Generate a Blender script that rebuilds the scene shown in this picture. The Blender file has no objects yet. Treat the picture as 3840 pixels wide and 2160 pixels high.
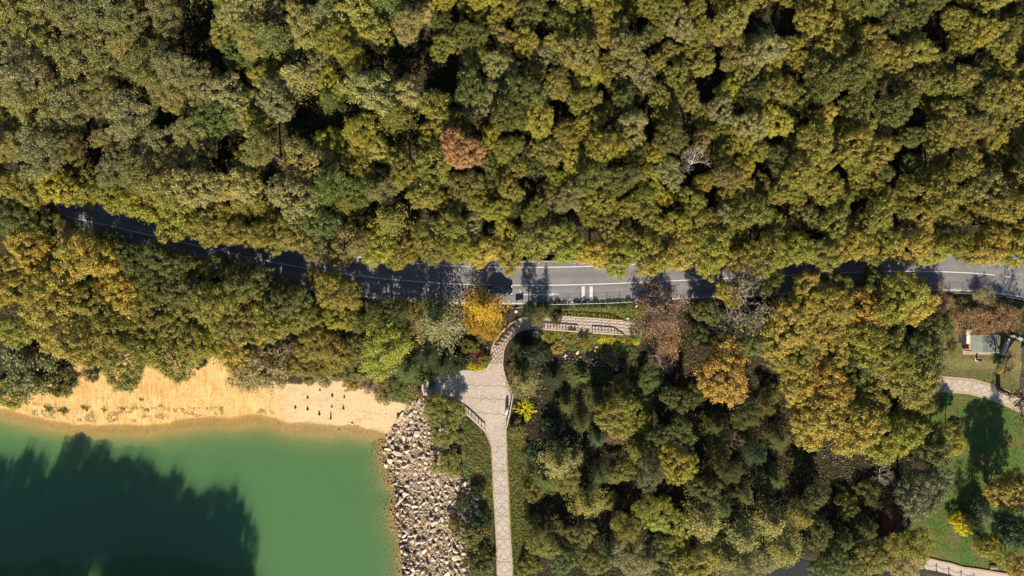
import bpy, bmesh, math, random
import numpy as np
from mathutils import Vector, Matrix

# ---------------------------------------------------------------- camera, sky, sun, exposure
SC = bpy.context.scene
COL = SC.collection
CAM_H = 132.0                      # drone height above the road, metres
FPX = 2643.0                       # focal length in photo pixels (72 degree lens)
cam_d = bpy.data.cameras.new('camera')
cam = bpy.data.objects.new('camera', cam_d)
COL.objects.link(cam)
cam.location = (0, 0, CAM_H)
cam.rotation_euler = (0, 0, 0)
cam_d.sensor_fit = 'HORIZONTAL'
cam_d.angle = 2 * math.atan(1920 / FPX)
cam_d.clip_end = 6000
SC.camera = cam

SUN_EL = math.radians(33)
world = bpy.data.worlds.new('World')
SC.world = world
world.use_nodes = True
wn = world.node_tree
wn.nodes.clear()
sky = wn.nodes.new('ShaderNodeTexSky')
sky.sky_type = 'NISHITA'
sky.sun_disc = False
sky.sun_elevation = SUN_EL
sky.sun_rotation = math.radians(180)
sky.ozone_density = 4.0
sky.dust_density = 0.3
bg = wn.nodes.new('ShaderNodeBackground')
bg.inputs['Strength'].default_value = 0.07
wo = wn.nodes.new('ShaderNodeOutputWorld')
wn.links.new(sky.outputs[0], bg.inputs[0])
wn.links.new(bg.outputs[0], wo.inputs[0])

sun_d = bpy.data.lights.new('sun', 'SUN')
sun_d.energy = 4.6
sun_d.angle = math.radians(0.5)
sun_d.color = (1.0, 0.92, 0.78)
sun = bpy.data.objects.new('sun', sun_d)
sun.rotation_euler = (math.radians(90) - SUN_EL, 0, 0)
sun.location = (0, -60, 80)
COL.objects.link(sun)

SC.view_settings.view_transform = 'Standard'
SC.view_settings.look = 'None'
SC.view_settings.gamma = 1
SC.view_settings.exposure = 1.2
SC.view_settings.use_curve_mapping = False
SC.cycles.use_denoising = True
SC.cycles.max_bounces = 6
SC.cycles.diffuse_bounces = 3
SC.cycles.transparent_max_bounces = 8
SC.cycles.volume_bounces = 1

rng = np.random.default_rng(7)
random.seed(7)

# ---------------------------------------------------------------- pixel -> place
def W(px, py, z=0.0):
    k = (CAM_H - z) / FPX
    return ((px - 1920) * k, (1080 - py) * k)

def Wl(pts, z=0.0):
    return np.array([W(a, b, z) for a, b in pts])

def px_of(x, y, z=0.0):
    k = FPX / (CAM_H - z)
    return x * k + 1920, 1080 - y * k

def sstep(t):
    t = np.clip(t, 0, 1)
    return t * t * (3 - 2 * t)

def sdf(X, Y, poly):
    """signed distance, negative inside"""
    P = np.asarray(poly, float)
    Q = np.roll(P, -1, axis=0)
    d2 = np.full(X.shape, 1e18)
    ins = np.zeros(X.shape, bool)
    for (ax, ay), (bx, by) in zip(P, Q):
        ex, ey = bx - ax, by - ay
        wx, wy = X - ax, Y - ay
        t = np.clip((wx * ex + wy * ey) / (ex * ex + ey * ey + 1e-12), 0, 1)
        d2 = np.minimum(d2, (wx - ex * t) ** 2 + (wy - ey * t) ** 2)
        c = (ay > Y) != (by > Y)
        with np.errstate(divide='ignore', invalid='ignore'):
            xi = ax + (Y - ay) * ex / (ey if ey != 0 else 1e-12)
        ins ^= c & (X < xi)
    return np.where(ins, -1, 1) * np.sqrt(d2)

# smooth value noise for heights and zones (numpy, deterministic)
_tab = rng.random((64, 64))
def vnoise(X, Y, s):
    x, y = X / s, Y / s
    i, j = np.floor(x).astype(int), np.floor(y).astype(int)
    fx, fy = sstep(x - i), sstep(y - j)
    g = lambda a, b: _tab[a % 64, b % 64]
    return (g(i, j) * (1 - fx) + g(i + 1, j) * fx) * (1 - fy) + (g(i, j + 1) * (1 - fx) + g(i + 1, j + 1) * fx) * fy

# ---------------------------------------------------------------- outlines measured on the photograph
ROAD_C = [(-900, 560), (-300, 690), (0, 755), (228, 807), (303, 823), (417, 848), (542, 878), (720, 916), (865, 949), (1019, 983),
          (1217, 1017), (1295, 1027), (1439, 1045), (1598, 1059), (1727, 1067), (1921, 1070), (2125, 1069), (2274, 1064),
          (2423, 1058), (2560, 1051), (2759, 1042), (2957, 1032), (3156, 1022), (3305, 1018), (3454, 1017), (3603, 1021),
          (3728, 1030), (3840, 1047), (4100, 1100), (4700, 1260)]
_rc = Wl(ROAD_C, 0)
def _resample(p, step=1.5):
    p = np.asarray(p, float)
    for _ in range(2):                       # Chaikin smoothing
        q = np.empty((2 * len(p) - 2, 2))
        q[0::2] = p[:-1] * .75 + p[1:] * .25
        q[1::2] = p[:-1] * .25 + p[1:] * .75
        p = np.vstack([p[:1], q, p[-1:]])
    s = np.r_[0, np.cumsum(np.hypot(*np.diff(p, axis=0).T))]
    n = max(2, int(s[-1] / step))
    t = np.linspace(0, s[-1], n)
    return np.c_[np.interp(t, s, p[:, 0]), np.interp(t, s, p[:, 1])]
ROAD = _resample(_rc)
def road_y(X):
    return np.interp(X, ROAD[:, 0], ROAD[:, 1])

LAKE_Z = -6.0
LAKE = [(-1500, 1300), (-300, 1480), (6, 1536), (62, 1554), (186, 1581), (280, 1597), (357, 1604), (466, 1601), (559, 1599), (621, 1592), (714, 1579),
        (800, 1568), (860, 1575), (900, 1571), (931, 1562), (974, 1563), (1028, 1572), (1092, 1591), (1143, 1600), (1300, 1599), (1361, 1606),
        (1438, 1624), (1451, 1634), (1446, 1673), (1446, 1708), (1456, 1748), (1470, 1798), (1494, 1828), (1499, 1862), (1486, 1912),
        (1491, 1947), (1504, 1987), (1514, 2036), (1519, 2086), (1524, 2160), (1530, 2260), (1300, 2420), (900, 2330), (400, 2290), (0, 2270),
        (-400, 2300), (-1500, 2350)]
LAKE_W = Wl(LAKE, LAKE_Z)
PZ = -1.2                                     # plaza and dam path level
PLAZA = [(1838, 1360), (1832, 1366), (1824, 1382), (1790, 1392), (1739, 1386), (1708, 1395), (1650, 1404), (1606, 1413), (1587, 1433), (1584, 1457),
         (1591, 1481), (1640, 1500), (1700, 1521), (1736, 1541), (1761, 1560), (1816, 1613), (1827, 1633), (1836, 1655), (1841, 1673),
         (1901, 1673), (1898, 1604), (1908, 1560), (1918, 1510), (1922, 1472), (1912, 1450), (1900, 1425), (1890, 1390), (1886, 1360)]
PATH_L = [(1841, 1673), (1846, 1764), (1849, 1850), (1854, 1933), (1859, 2020), (1861, 2106), (1864, 2192)]
PATH_R = [(1901, 1673), (1903, 1764), (1909, 1850), (1911, 1933), (1916, 2020), (1922, 2106), (1926, 2192)]
DAMPATH = PATH_L + PATH_R[::-1]
RZ = -0.55                                    # ramp level
RAMP_U = [(2004, 1190), (2060, 1189), (2121, 1189), (2240, 1196), (2344, 1204), (2392, 1209)]
RAMP_D = [(2004, 1231), (2090, 1237), (2165, 1243), (2250, 1250), (2344, 1256), (2392, 1261)]
RAMP = RAMP_U + RAMP_D[::-1]
ARC_OUT = [(1838, 1362), (1839, 1335), (1845, 1302), (1856, 1280), (1872, 1257), (1890, 1236), (1912, 1216), (1945, 1195), (1975, 1190), (2004, 1190)]
ARC_IN = [(1885, 1362), (1886, 1335), (1890, 1308), (1898, 1290), (1911, 1272), (1927, 1256), (1944, 1243), (1962, 1236), (1982, 1232), (2004, 1231)]
ARC = ARC_OUT + ARC_IN[::-1]
EZ = -2.6                                     # eastern garden level
EPATH_U = [(3500, 1408), (3568, 1413), (3629, 1416), (3667, 1422), (3699, 1433), (3740, 1447), (3778, 1461), (3840, 1490), (3930, 1540)]
EPATH_D = [(3470, 1470), (3533, 1472), (3606, 1474), (3659, 1483), (3700, 1495), (3745, 1512), (3788, 1530), (3840, 1553), (3930, 1605)]
EPATH = EPATH_U + EPATH_D[::-1]
CPATH_U = [(3400, 2075), (3476, 2093), (3521, 2105), (3566, 2114), (3610, 2128), (3664, 2135), (3772, 2153), (3880, 2175)]
CPATH_D = [(3380, 2115), (3458, 2133), (3512, 2142), (3558, 2155), (3604, 2168), (3664, 2182), (3772, 2205), (3880, 2230)]
CPATH = CPATH_U + CPATH_D[::-1]
POND = [(2930, 2200), (2860, 2140), (2845, 2075), (2880, 2045), (2935, 2095), (2990, 2095), (3050, 2110), (3090, 2150), (3250, 2165),
        (3400, 2130), (3456, 2137), (3512, 2147), (3558, 2160), (3604, 2174), (3664, 2190), (3680, 2330), (2980, 2330)]
POND_Z = -3.3
POND_W = Wl(POND, POND_Z)
KIOSK = [(3600, 1225), (3750, 1235), (3752, 1330), (3610, 1330)]
def arc_z(Y):
    y0, y1 = W(0, 1362, PZ)[1], W(0, 1225, RZ)[1]
    return PZ + (RZ - PZ) * np.clip((Y - y0) / (y1 - y0), 0, 1)
PADS = [(Wl(RAMP, RZ), RZ, 2.0), (Wl(ARC, -.9), 'arc', 1.5), (Wl(PLAZA, PZ), PZ, 3.0), (Wl(DAMPATH, PZ), PZ, 3.5),
        (Wl(EPATH, EZ), EZ, 5.0), (Wl(CPATH, EZ), EZ, 2.0), (Wl(KIOSK, -1.8), -1.8, 2.5)]

def height(X, Y):
    X = np.asarray(X, float); Y = np.asarray(Y, float)
    d = Y - road_y(X)
    far = sstep((np.hypot(X, Y) - 160) / 200)
    h = np.clip(d - 5.0, 0, 75) * 0.13 * sstep((d - 5) / 6 + .35)
    s = sstep((-d - 3.9) / 7.5)
    h = h + PZ * s
    ex = sstep((X - 5) / 22) * sstep((-d - 11) / 9)
    h = h + (EZ - PZ) * ex
    rough = sstep((np.abs(d) - 5) / 3)
    h = h + rough * ((vnoise(X, Y, 7.0) - .5) * .7 + (vnoise(X + 31, Y + 17, 2.2) - .5) * .22) * np.where(X > 60, .35, 1)
    sp = sdf(X, Y, POND_W)
    h = np.where(sp < 3, np.minimum(h, POND_Z - .15 + np.clip(sp, -3, 3) * .42 + .3 * (sp > 0) * np.clip(sp, 0, 1)), h)
    for poly, z, bl in PADS:
        sd = sdf(X, Y, poly)
        w = sstep(1 - (sd - .35) / bl)
        zz = (arc_z(Y) if z == 'arc' else z) - .09
        h = h * (1 - w) + zz * w
    sl = sdf(X, Y, LAKE_W)
    sandy = sstep((W(1440, 0, LAKE_Z)[0] - X) / 3)
    bank = LAKE_Z + np.where(sl > 0, (.235 + .055 * (1 - sandy)) * sl, np.where(sl > -1.5, .17 * sl, -.255 + .5 * (sl + 1.5)))
    bank = bank + (vnoise(X + 5, Y + 3, 2.6) - .5) * .16 * sstep(2 - np.abs(sl) / 3)
    bank = np.maximum(bank, LAKE_Z - 4.5)
    bank = bank + (vnoise(X, Y, 1.6) - .5) * .12 * sstep(sl / 2)
    south = sstep((W(0, 2200, LAKE_Z)[1] - Y) / 4)
    bank = np.where(south > 0, np.maximum(bank, LAKE_Z + sl * .3), bank)
    h = np.minimum(h, bank)
    return h * (1 - far) + far * np.where(d > 0, 8.0, -3.0)

GX = np.unique(np.r_[-2500, -900, -420, -260, -190, -155, -132, -120, np.arange(-112, 112.1, .6), 120, 132, 155, 190, 260, 420, 900, 2500])
GY = np.unique(np.r_[-2500, -900, -420, -260, -180, -130, -105, -90, np.arange(-82, 72.1, .6), 80, 92, 120, 170, 260, 420, 900, 2500])
_gx, _gy = np.meshgrid(GX, GY)
GZ = height(_gx.ravel(), _gy.ravel()).reshape(_gx.shape)
def height_g(X, Y):
    i = np.clip(np.searchsorted(GX, X) - 1, 0, len(GX) - 2); j = np.clip(np.searchsorted(GY, Y) - 1, 0, len(GY) - 2)
    u = (X - GX[i]) / (GX[i + 1] - GX[i]); v = (Y - GY[j]) / (GY[j + 1] - GY[j])
    return (GZ[j, i] * (1 - u) + GZ[j, i + 1] * u) * (1 - v) + (GZ[j + 1, i] * (1 - u) + GZ[j + 1, i + 1] * u) * v
def hz(x, y):
    return float(height_g(x, y))

def ground(px, py, dz=0.0):
    """the spot whose point dz above the ground is seen at this pixel"""
    z = -1.0
    for _ in range(7):
        x, y = W(px, py, z + dz)
        z = hz(x, y)
    return x, y, z

# ---------------------------------------------------------------- helpers
def link(o, parent=None):
    COL.objects.link(o)
    if parent is not None:
        o.parent = parent
    return o

def tag(o, label=None, cat=None, group=None, kind=None):
    if label: o['label'] = label
    if cat: o['category'] = cat
    if group: o['group'] = group
    if kind: o['kind'] = kind
    return o

def thing(name, label, cat, loc, rz=0.0, group=None, scale=None):
    o = bpy.data.objects.new(name, None)
    o.empty_display_size = .5
    o.location = loc
    o.rotation_euler = (0, 0, rz)
    if scale is not None: o.scale = scale
    link(o)
    return tag(o, label, cat, group)

def mesh_np(name, V, F, mat=None, smooth=False):
    m = bpy.data.meshes.new(name)
    V = np.asarray(V, np.float32)
    F = np.asarray(F, np.int32)
    k = F.shape[1]
    m.vertices.add(len(V)); m.vertices.foreach_set('co', V.ravel())
    m.loops.add(F.size); m.loops.foreach_set('vertex_index', F.ravel())
    m.polygons.add(len(F))
    m.polygons.foreach_set('loop_start', np.arange(0, F.size, k, dtype=np.int32))
    m.polygons.foreach_set('loop_total', np.full(len(F), k, np.int32))
    if smooth: m.polygons.foreach_set('use_smooth', np.ones(len(F), bool))
    m.update(calc_edges=True)
    if mat: m.materials.append(mat)
    return m

def col_attr(m, name, arr):
    a = m.color_attributes.new(name, 'FLOAT_COLOR', 'POINT')
    A = np.ones((len(arr), 4), np.float32); A[:, :arr.shape[1]] = arr
    a.data.foreach_set('color', A.ravel())

class MB:
    """collects shapes into one mesh"""
    def __init__(s): s.v = []; s.f = []
    def add(s, v, f):
        o = len(s.v); s.v += [tuple(map(float, p)) for p in v]; s.f += [tuple(i + o for i in q) for q in f]; return s
    def box(s, a, b, rz=0, c=None, ch=0.0):
        x0, y0, z0 = a; x1, y1, z1 = b
        if ch > 0:                                  # chamfered top edge
            v = [(x0, y0, z0), (x1, y0, z0), (x1, y1, z0), (x0, y1, z0), (x0, y0, z1 - ch), (x1, y0, z1 - ch), (x1, y1, z1 - ch), (x0, y1, z1 - ch),
                 (x0 + ch, y0 + ch, z1), (x1 - ch, y0 + ch, z1), (x1 - ch, y1 - ch, z1), (x0 + ch, y1 - ch, z1)]
            f = [(3, 2, 1, 0), (0, 1, 5, 4), (1, 2, 6, 5), (2, 3, 7, 6), (3, 0, 4, 7), (4, 5, 9, 8), (5, 6, 10, 9), (6, 7, 11, 10), (7, 4, 8, 11), (8, 9, 10, 11)]
        else:
            v = [(x0, y0, z0), (x1, y0, z0), (x1, y1, z0), (x0, y1, z0), (x0, y0, z1), (x1, y0, z1), (x1, y1, z1), (x0, y1, z1)]
            f = [(3, 2, 1, 0), (4, 5, 6, 7), (0, 1, 5, 4), (1, 2, 6, 5), (2, 3, 7, 6), (3, 0, 4, 7)]
        if rz:
            cx, cy = c or (0, 0); cs, sn = math.cos(rz), math.sin(rz)
            v = [(cx + (x - cx) * cs - (y - cy) * sn, cy + (x - cx) * sn + (y - cy) * cs, z) for x, y, z in v]
        return s.add(v, f)
    def tube(s, pts, rad, n=6, cap=True):
        pts = [Vector(p) for p in pts]
        if not hasattr(rad, '__len__'): rad = [rad] * len(pts)
        v = []; f = []
        for i, p in enumerate(pts):
            t = (pts[min(i + 1, len(pts) - 1)] - pts[max(i - 1, 0)])
            t = t.normalized() if t.length > 1e-9 else Vector((0, 0, 1))
            a = t.orthogonal().normalized() if abs(t.z) < .95 else Vector((1, 0, 0))
            a = (a - t * a.dot(t)).normalized()
            if abs(t.z) < .95:
                a = t.cross(Vector((0, 0, 1))).normalized()
            b = t.cross(a)
            for k in range(n):
                w = 2 * math.pi * k / n
                v.append(p + (a * math.cos(w) + b * math.sin(w)) * rad[i])
        for i in range(len(pts) - 1):
            for k in range(n):
                k2 = (k + 1) % n
                f.append((i * n + k, i * n + k2, (i + 1) * n + k2, (i + 1) * n + k))
        if cap:
            f.append(tuple(range(n))[::-1]); f.append(tuple((len(pts) - 1) * n + k for k in range(n)))
        return s.add(v, f)
    def prism(s, poly, z0, z1):
        """upright prism on a counter-clockwise outline"""
        p = [tuple(q[:2]) for q in poly]
        A = sum(p[i][0] * p[(i + 1) % len(p)][1] - p[(i + 1) % len(p)][0] * p[i][1] for i in range(len(p)))
        if A < 0: p = p[::-1]
        n = len(p)
        zz0 = z0 if hasattr(z0, '__len__') else [z0] * n
        zz1 = z1 if hasattr(z1, '__len__') else [z1] * n
        v = [(x, y, zz0[i]) for i, (x, y) in enumerate(p)] + [(x, y, zz1[i]) for i, (x, y) in enumerate(p)]
        f = [tuple(range(n, 2 * n)), tuple(range(n))[::-1]] + [(i, (i + 1) % n, n + (i + 1) % n, n + i) for i in range(n)]
        return s.add(v, f)
    def ribbon(s, pts, w, z, th=0.0):
        """flat strip of width w along pts (x, y)"""
        P = np.asarray(pts, float)
        T = np.gradient(P, axis=0); T /= np.linalg.norm(T, axis=1, keepdims=True) + 1e-9
        N = np.c_[-T[:, 1], T[:, 0]]
        a, b = P + N * w / 2, P - N * w / 2
        Z = z if hasattr(z, '__len__') else [z] * len(P)
        n = len(P)
        if th <= 0:
            v = [(*a[i], Z[i]) for i in range(n)] + [(*b[i], Z[i]) for i in range(n)]
            return s.add(v, [(i, n + i, n + i + 1, i + 1) for i in range(n - 1)])
        v = [(*a[i], Z[i] + th) for i in range(n)] + [(*b[i], Z[i] + th) for i in range(n)] + [(*a[i], Z[i]) for i in range(n)] + [(*b[i], Z[i]) for i in range(n)]
        f = [(i, n + i, n + i + 1, i + 1) for i in range(n - 1)]
        f += [(2 * n + i, i, i + 1, 2 * n + i + 1) for i in range(n - 1)] + [(n + i, 3 * n + i, 3 * n + i + 1, n + i + 1) for i in range(n - 1)]
        f += [(0, 2 * n, 3 * n, n), (n - 1, 2 * n - 1, 4 * n - 1, 3 * n - 1)]
        return s.add(v, f)
    def mesh(s, name, mat=None, smooth=False):
        m = bpy.data.meshes.new(name)
        m.from_pydata(s.v, [], s.f)
        if smooth:
            m.polygons.foreach_set('use_smooth', np.ones(len(m.polygons), bool))
        m.update()
        if mat: m.materials.append(mat)
        return m
    def obj(s, name, mat, parent=None, smooth=False):
        return link(bpy.data.objects.new(name, s.mesh(name, mat, smooth)), parent)

# ---------------------------------------------------------------- materials
class NT:
    def __init__(s, name):
        s.m = bpy.data.materials.new(name); s.m.use_nodes = True
        s.t = s.m.node_tree; s.t.nodes.clear()
        s.out = s.n('ShaderNodeOutputMaterial')
    def n(s, typ, **kw):
        nd = s.t.nodes.new(typ)
        for k, v in kw.items():
            if hasattr(nd, k): setattr(nd, k, v)
        return nd
    def l(s, a, b): s.t.links.new(a, b)
    def noise(s, scale, detail=4, rough=.55, vec=None, dist=0.0):
        nd = s.n('ShaderNodeTexNoise')
        nd.inputs['Scale'].default_value = scale; nd.inputs['Detail'].default_value = detail
        nd.inputs['Roughness'].default_value = rough; nd.inputs['Distortion'].default_value = dist
        if vec is not None: s.l(vec, nd.inputs['Vector'])
        return nd.outputs['Fac']
    def coord(s, which='Object', scale=None):
        tc = s.n('ShaderNodeTexCoord').outputs[which]
        if scale is None: return tc
        mp = s.n('ShaderNodeMapping'); mp.inputs['Scale'].default_value = scale
        s.l(tc, mp.inputs['Vector']); return mp.outputs[0]
    def ramp(s, fac, stops):
        r = s.n('ShaderNodeValToRGB'); e = r.color_ramp.elements
        while len(e) < len(stops): e.new(.5)
        for el, (p, c) in zip(e, stops):
            el.position = p; el.color = (*c, 1) if len(c) == 3 else c
        s.l(fac, r.inputs[0]); return r.outputs[0]
    def mix(s, fac, a, b, mode='MIX'):
        nd = s.n('ShaderNodeMix'); nd.data_type = 'RGBA'; nd.blend_type = mode
        for sock, v in ((nd.inputs[0], fac), (nd.inputs[6], a), (nd.inputs[7], b)):
            if hasattr(v, 'is_output'): s.l(v, sock)
            elif hasattr(v, '__len__'): sock.default_value = (*v, 1) if len(v) == 3 else v
            else: sock.default_value = v
        return nd.outputs[2]
    def math(s, op, a, b=0.0, c=None, clamp=False):
        nd = s.n('ShaderNodeMath'); nd.operation = op; nd.use_clamp = clamp
        for i, v in enumerate((a, b, c)):
            if v is None: continue
            if hasattr(v, 'is_output'): s.l(v, nd.inputs[i])
            else: nd.inputs[i].default_value = v
        return nd.outputs[0]
    def bsdf(s, color, rough=.8, spec=.3, bump=None, bstr=.4, bdist=.05, metal=0.0, coat=0.0):
        p = s.n('ShaderNodeBsdfPrincipled')
        if hasattr(color, 'is_output'): s.l(color, p.inputs['Base Color'])
        else: p.inputs['Base Color'].default_value = (*color, 1)
        if hasattr(rough, 'is_output'): s.l(rough, p.inputs['Roughness'])
        else: p.inputs['Roughness'].default_value = rough
        p.inputs['Specular IOR Level'].default_value = spec
        p.inputs['Metallic'].default_value = metal
        p.inputs['Coat Weight'].default_value = coat
        if bump is not None:
            b = s.n('ShaderNodeBump'); b.inputs['Strength'].default_value = bstr; b.inputs['Distance'].default_value = bdist
            s.l(bump, b.inputs['Height']); s.l(b.outputs[0], p.inputs['Normal'])
        s.p = p
        return p.outputs[0]
    def done(s, sh): s.l(sh, s.out.inputs['Surface']); return s.m

def simple(name, color, rough=.75, var=.25, scale=3.0, spec=.3, bump=.3, bdist=.02, metal=0.0, coat=0.0, coord='Object'):
    t = NT(name)
    v = t.coord(coord)
    n1 = t.noise(scale, 5, .6, v); n2 = t.noise(scale * 9, 3, .6, v)
    f = t.math('ADD', t.math('MULTIPLY', n1, .65), t.math('MULTIPLY', n2, .35))
    lo = tuple(c * (1 - var) for c in color); hi = tuple(min(1, c * (1 + var)) for c in color)
    c = t.ramp(f, [(.3, lo), (.7, hi)])
    return t.done(t.bsdf(c, rough, spec, n2 if bump else None, bump, bdist, metal, coat))

def leaf_material(name, trans=.22, spec=.25, rough=.5):
    t = NT(name)
    oi = t.n('ShaderNodeObjectInfo')
    at = t.n('ShaderNodeAttribute'); at.attribute_name = 'tint'
    sp = t.n('ShaderNodeSeparateColor'); t.l(at.outputs['Color'], sp.inputs[0])
    val = t.math('MULTIPLY_ADD', sp.outputs[0], .85, .55)
    c = t.mix(1.0, oi.outputs['Color'], (1, 1, 1), 'MULTIPLY')
    # turning clumps: warmer
    fac = t.math('MULTIPLY', t.math('POWER', sp.outputs[1], 1.6), oi.outputs['Alpha'], clamp=True)
    warm = t.mix(1.0, oi.outputs['Color'], (1.5, 1.13, .6), 'MULTIPLY')
    c = t.mix(fac, c, warm)
    g = t.math('MULTIPLY', t.math('SUBTRACT', 1.0, sp.outputs[1]), .35, clamp=True)
    green = t.mix(1.0, oi.outputs['Color'], (.76, .97, .68), 'MULTIPLY')
    c = t.mix(g, c, green)
    vv = t.n('ShaderNodeCombineColor')
    for i in range(3): t.l(val, vv.inputs[i])
    c = t.mix(1.0, c, vv.outputs[0], 'MULTIPLY')
    d = t.bsdf(c, rough, spec)
    tr = t.n('ShaderNodeBsdfTranslucent'); t.l(c, tr.inputs[0])
    mx = t.n('ShaderNodeMixShader'); mx.inputs[0].default_value = trans
    t.l(d, mx.inputs[1]); t.l(tr.outputs[0], mx.inputs[2])
    return t.done(mx.outputs[0])

M = {}
M['leaf'] = leaf_material('leaves')
M['needle'] = leaf_material('needles', .12, .2, .6)

def bark_mat():
    t = NT('bark')
    oi = t.n('ShaderNodeObjectInfo')
    v = t.coord('Object', (4, 4, .8))
    n = t.noise(5, 5, .65, v)
    k = t.ramp(n, [(.3, (.55, .55, .55)), (.7, (1.3, 1.3, 1.3))])
    return t.done(t.bsdf(t.mix(1.0, oi.outputs['Color'], k, 'MULTIPLY'), .9, .15, n, .6, .03))
M['bark'] = bark_mat()

def stone_mat():
    t = NT('riprap_rock')
    at = t.n('ShaderNodeAttribute'); at.attribute_name = 'tint'
    oi = t.n('ShaderNodeObjectInfo')
    v = t.coord('Object')
    n = t.noise(3.0, 6, .65, v); n2 = t.noise(14, 3, .6, v)
    base = t.ramp(n, [(.25, (.34, .265, .195)), (.5, (.46, .375, .295)), (.75, (.56, .475, .39))])
    base = t.mix(1.0, base, at.outputs['Color'], 'MULTIPLY')
    base = t.mix(1.0, base, oi.outputs['Color'], 'MULTIPLY')
    geo = t.n('ShaderNodeNewGeometry'); sz = t.n('ShaderNodeSeparateXYZ'); t.l(geo.outputs['Position'], sz.inputs[0])
    wet = t.math('MULTIPLY_ADD', t.math('SUBTRACT', sz.outputs[2], LAKE_Z + .22), -6.0, .5, clamp=True)
    base = t.mix(wet, base, t.mix(1.0, base, (.55, .47, .30), 'MULTIPLY'))
    base = t.mix(t.ramp(t.noise(.9, 4, .6, t.coord('Object')), [(.5, (0, 0, 0)), (.7, (.3, .3, .3))]), base, (.2, .15, .09))
    return t.done(t.bsdf(base, .85, .25, n2, .5, .03))
M['stone'] = stone_mat()

def ground_mat():
    t = NT('terrain')
    at = t.n('ShaderNodeAttribute'); at.attribute_name = 'zone'
    sp = t.n('ShaderNodeSeparateColor'); t.l(at.outputs['Color'], sp.inputs[0])
    v = t.coord('Object')
    n1 = t.noise(.35, 5, .6, v); n2 = t.noise(2.2, 5, .65, v); n3 = t.noise(11, 4, .7, v)
    litter = t.ramp(n2, [(.25, (.012, .011, .007)), (.5, (.032, .025, .014)), (.72, (.06, .042, .02)), (.85, (.03, .036, .012))])
    # dry sand with rills running down to the water
    vr = t.coord('Object', (1.0, .13, .2))
    rill = t.noise(1.15, 6, .62, vr, 1.4)
    vs = t.coord('Object', (.25, 1.5, 1))
    strand = t.noise(1.0, 5, .6, vs, .4)
    sand = t.ramp(n1, [(.25, (.42, .24, .08)), (.5, (.48, .31, .118)), (.75, (.51, .36, .17))])
    beach = t.ramp(n2, [(.25, (.32, .225, .115)), (.5, (.42, .305, .165)), (.75, (.47, .36, .22))])
    sand = t.mix(t.math('SUBTRACT', 1.0, sp.outputs[2]), sand, beach)
    rl = t.ramp(rill, [(.455, (1, 1, 1)), (.49, (.55, .45, .38)), (.505, (.5, .4, .32)), (.54, (1, 1, 1))])
    sand = t.mix(t.math('MULTIPLY', .65, sp.outputs[2]), sand, t.mix(1.0, sand, rl, 'MULTIPLY'))
    sand = t.mix(1.0, sand, t.ramp(n3, [(.3, (.84, .82, .8)), (.7, (1.08, 1.08, 1.08))]), 'MULTIPLY')
    sand = t.mix(t.math('MULTIPLY', t.ramp(strand, [(.55, (0, 0, 0)), (.68, (1, 1, 1))]), .5), sand, (.28, .17, .07))
    geo = t.n('ShaderNodeNewGeometry'); sz = t.n('ShaderNodeSeparateXYZ'); t.l(geo.outputs['Position'], sz.inputs[0])
    wet = t.math('MULTIPLY_ADD', t.math('SUBTRACT', t.math('ADD', sz.outputs[2], t.math('MULTIPLY', n2, .12)), LAKE_Z + .16), -9.0, .5, clamp=True)
    sand = t.mix(t.math('MULTIPLY', wet, .85), sand, t.ramp(n2, [(.3, (.17, .095, .026)), (.7, (.25, .15, .045))]))
    grass = t.ramp(n2, [(.25, (.04, .075, .015)), (.5, (.06, .115, .02)), (.68, (.10, .12, .03)), (.84, (.19, .13, .055))])
    grass = t.mix(t.ramp(n1, [(.45, (0, 0, 0)), (.58, (.8, .8, .8))]), grass, t.ramp(n3, [(.3, (.1, .085, .028)), (.7, (.17, .12, .045))]))
    grass = t.mix(t.math('MULTIPLY', at.outputs['Alpha'], .72), grass, t.ramp(n2, [(.3, (.085, .06, .03)), (.55, (.15, .11, .05)), (.75, (.12, .115, .04))]))
    # ragged zone edges
    jit = t.math('MULTIPLY', t.math('SUBTRACT', n2, .5), .9)
    fs = t.math('MULTIPLY_ADD', t.math('ADD', sp.outputs[0], jit), 4.0, -1.5, clamp=True)
    fg = t.math('MULTIPLY_ADD', t.math('ADD', sp.outputs[1], jit), 4.0, -1.5, clamp=True)
    c = t.mix(fg, litter, grass)
    c = t.mix(fs, c, sand)
    hh = t.math('ADD', t.math('MULTIPLY', n3, .6), t.math('MULTIPLY', n2, .9))
    return t.done(t.bsdf(c, .95, .1, hh, .7, .12))
M['ground'] = ground_mat()

def asphalt_mat():
    t = NT('asphalt')
    v = t.coord('Object')
    uv = t.n('ShaderNodeAttribute'); uv.attribute_name = 'across'
    sp = t.n('ShaderNodeSeparateColor'); t.l(uv.outputs['Color'], sp.inputs[0])
    n1 = t.noise(.5, 5, .6, v); n2 = t.noise(30, 3, .7, v); n3 = t.noise(.18, 3, .5, v)
    c = t.ramp(n1, [(.3, (.155, .142, .134)), (.7, (.2, .185, .175))])
    w = t.math('SINE', t.math('MULTIPLY', sp.outputs[0], 25.1))        # wheel tracks
    c = t.mix(t.math('MULTIPLY_ADD', w, .5, .5, clamp=True), c, t.mix(1.0, c, (.84, .84, .85), 'MULTIPLY'))
    c = t.mix(1.0, c, t.ramp(n2, [(.3, (.86, .86, .86)), (.7, (1.12, 1.12, 1.12))]), 'MULTIPLY')
    c = t.mix(1.0, c, t.ramp(n3, [(.35, (.9, .9, .9)), (.65, (1.06, 1.06, 1.06))]), 'MULTIPLY')
    return t.done(t.bsdf(c, .85, .25, n2, .3, .01))
M['asphalt'] = asphalt_mat()

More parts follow.
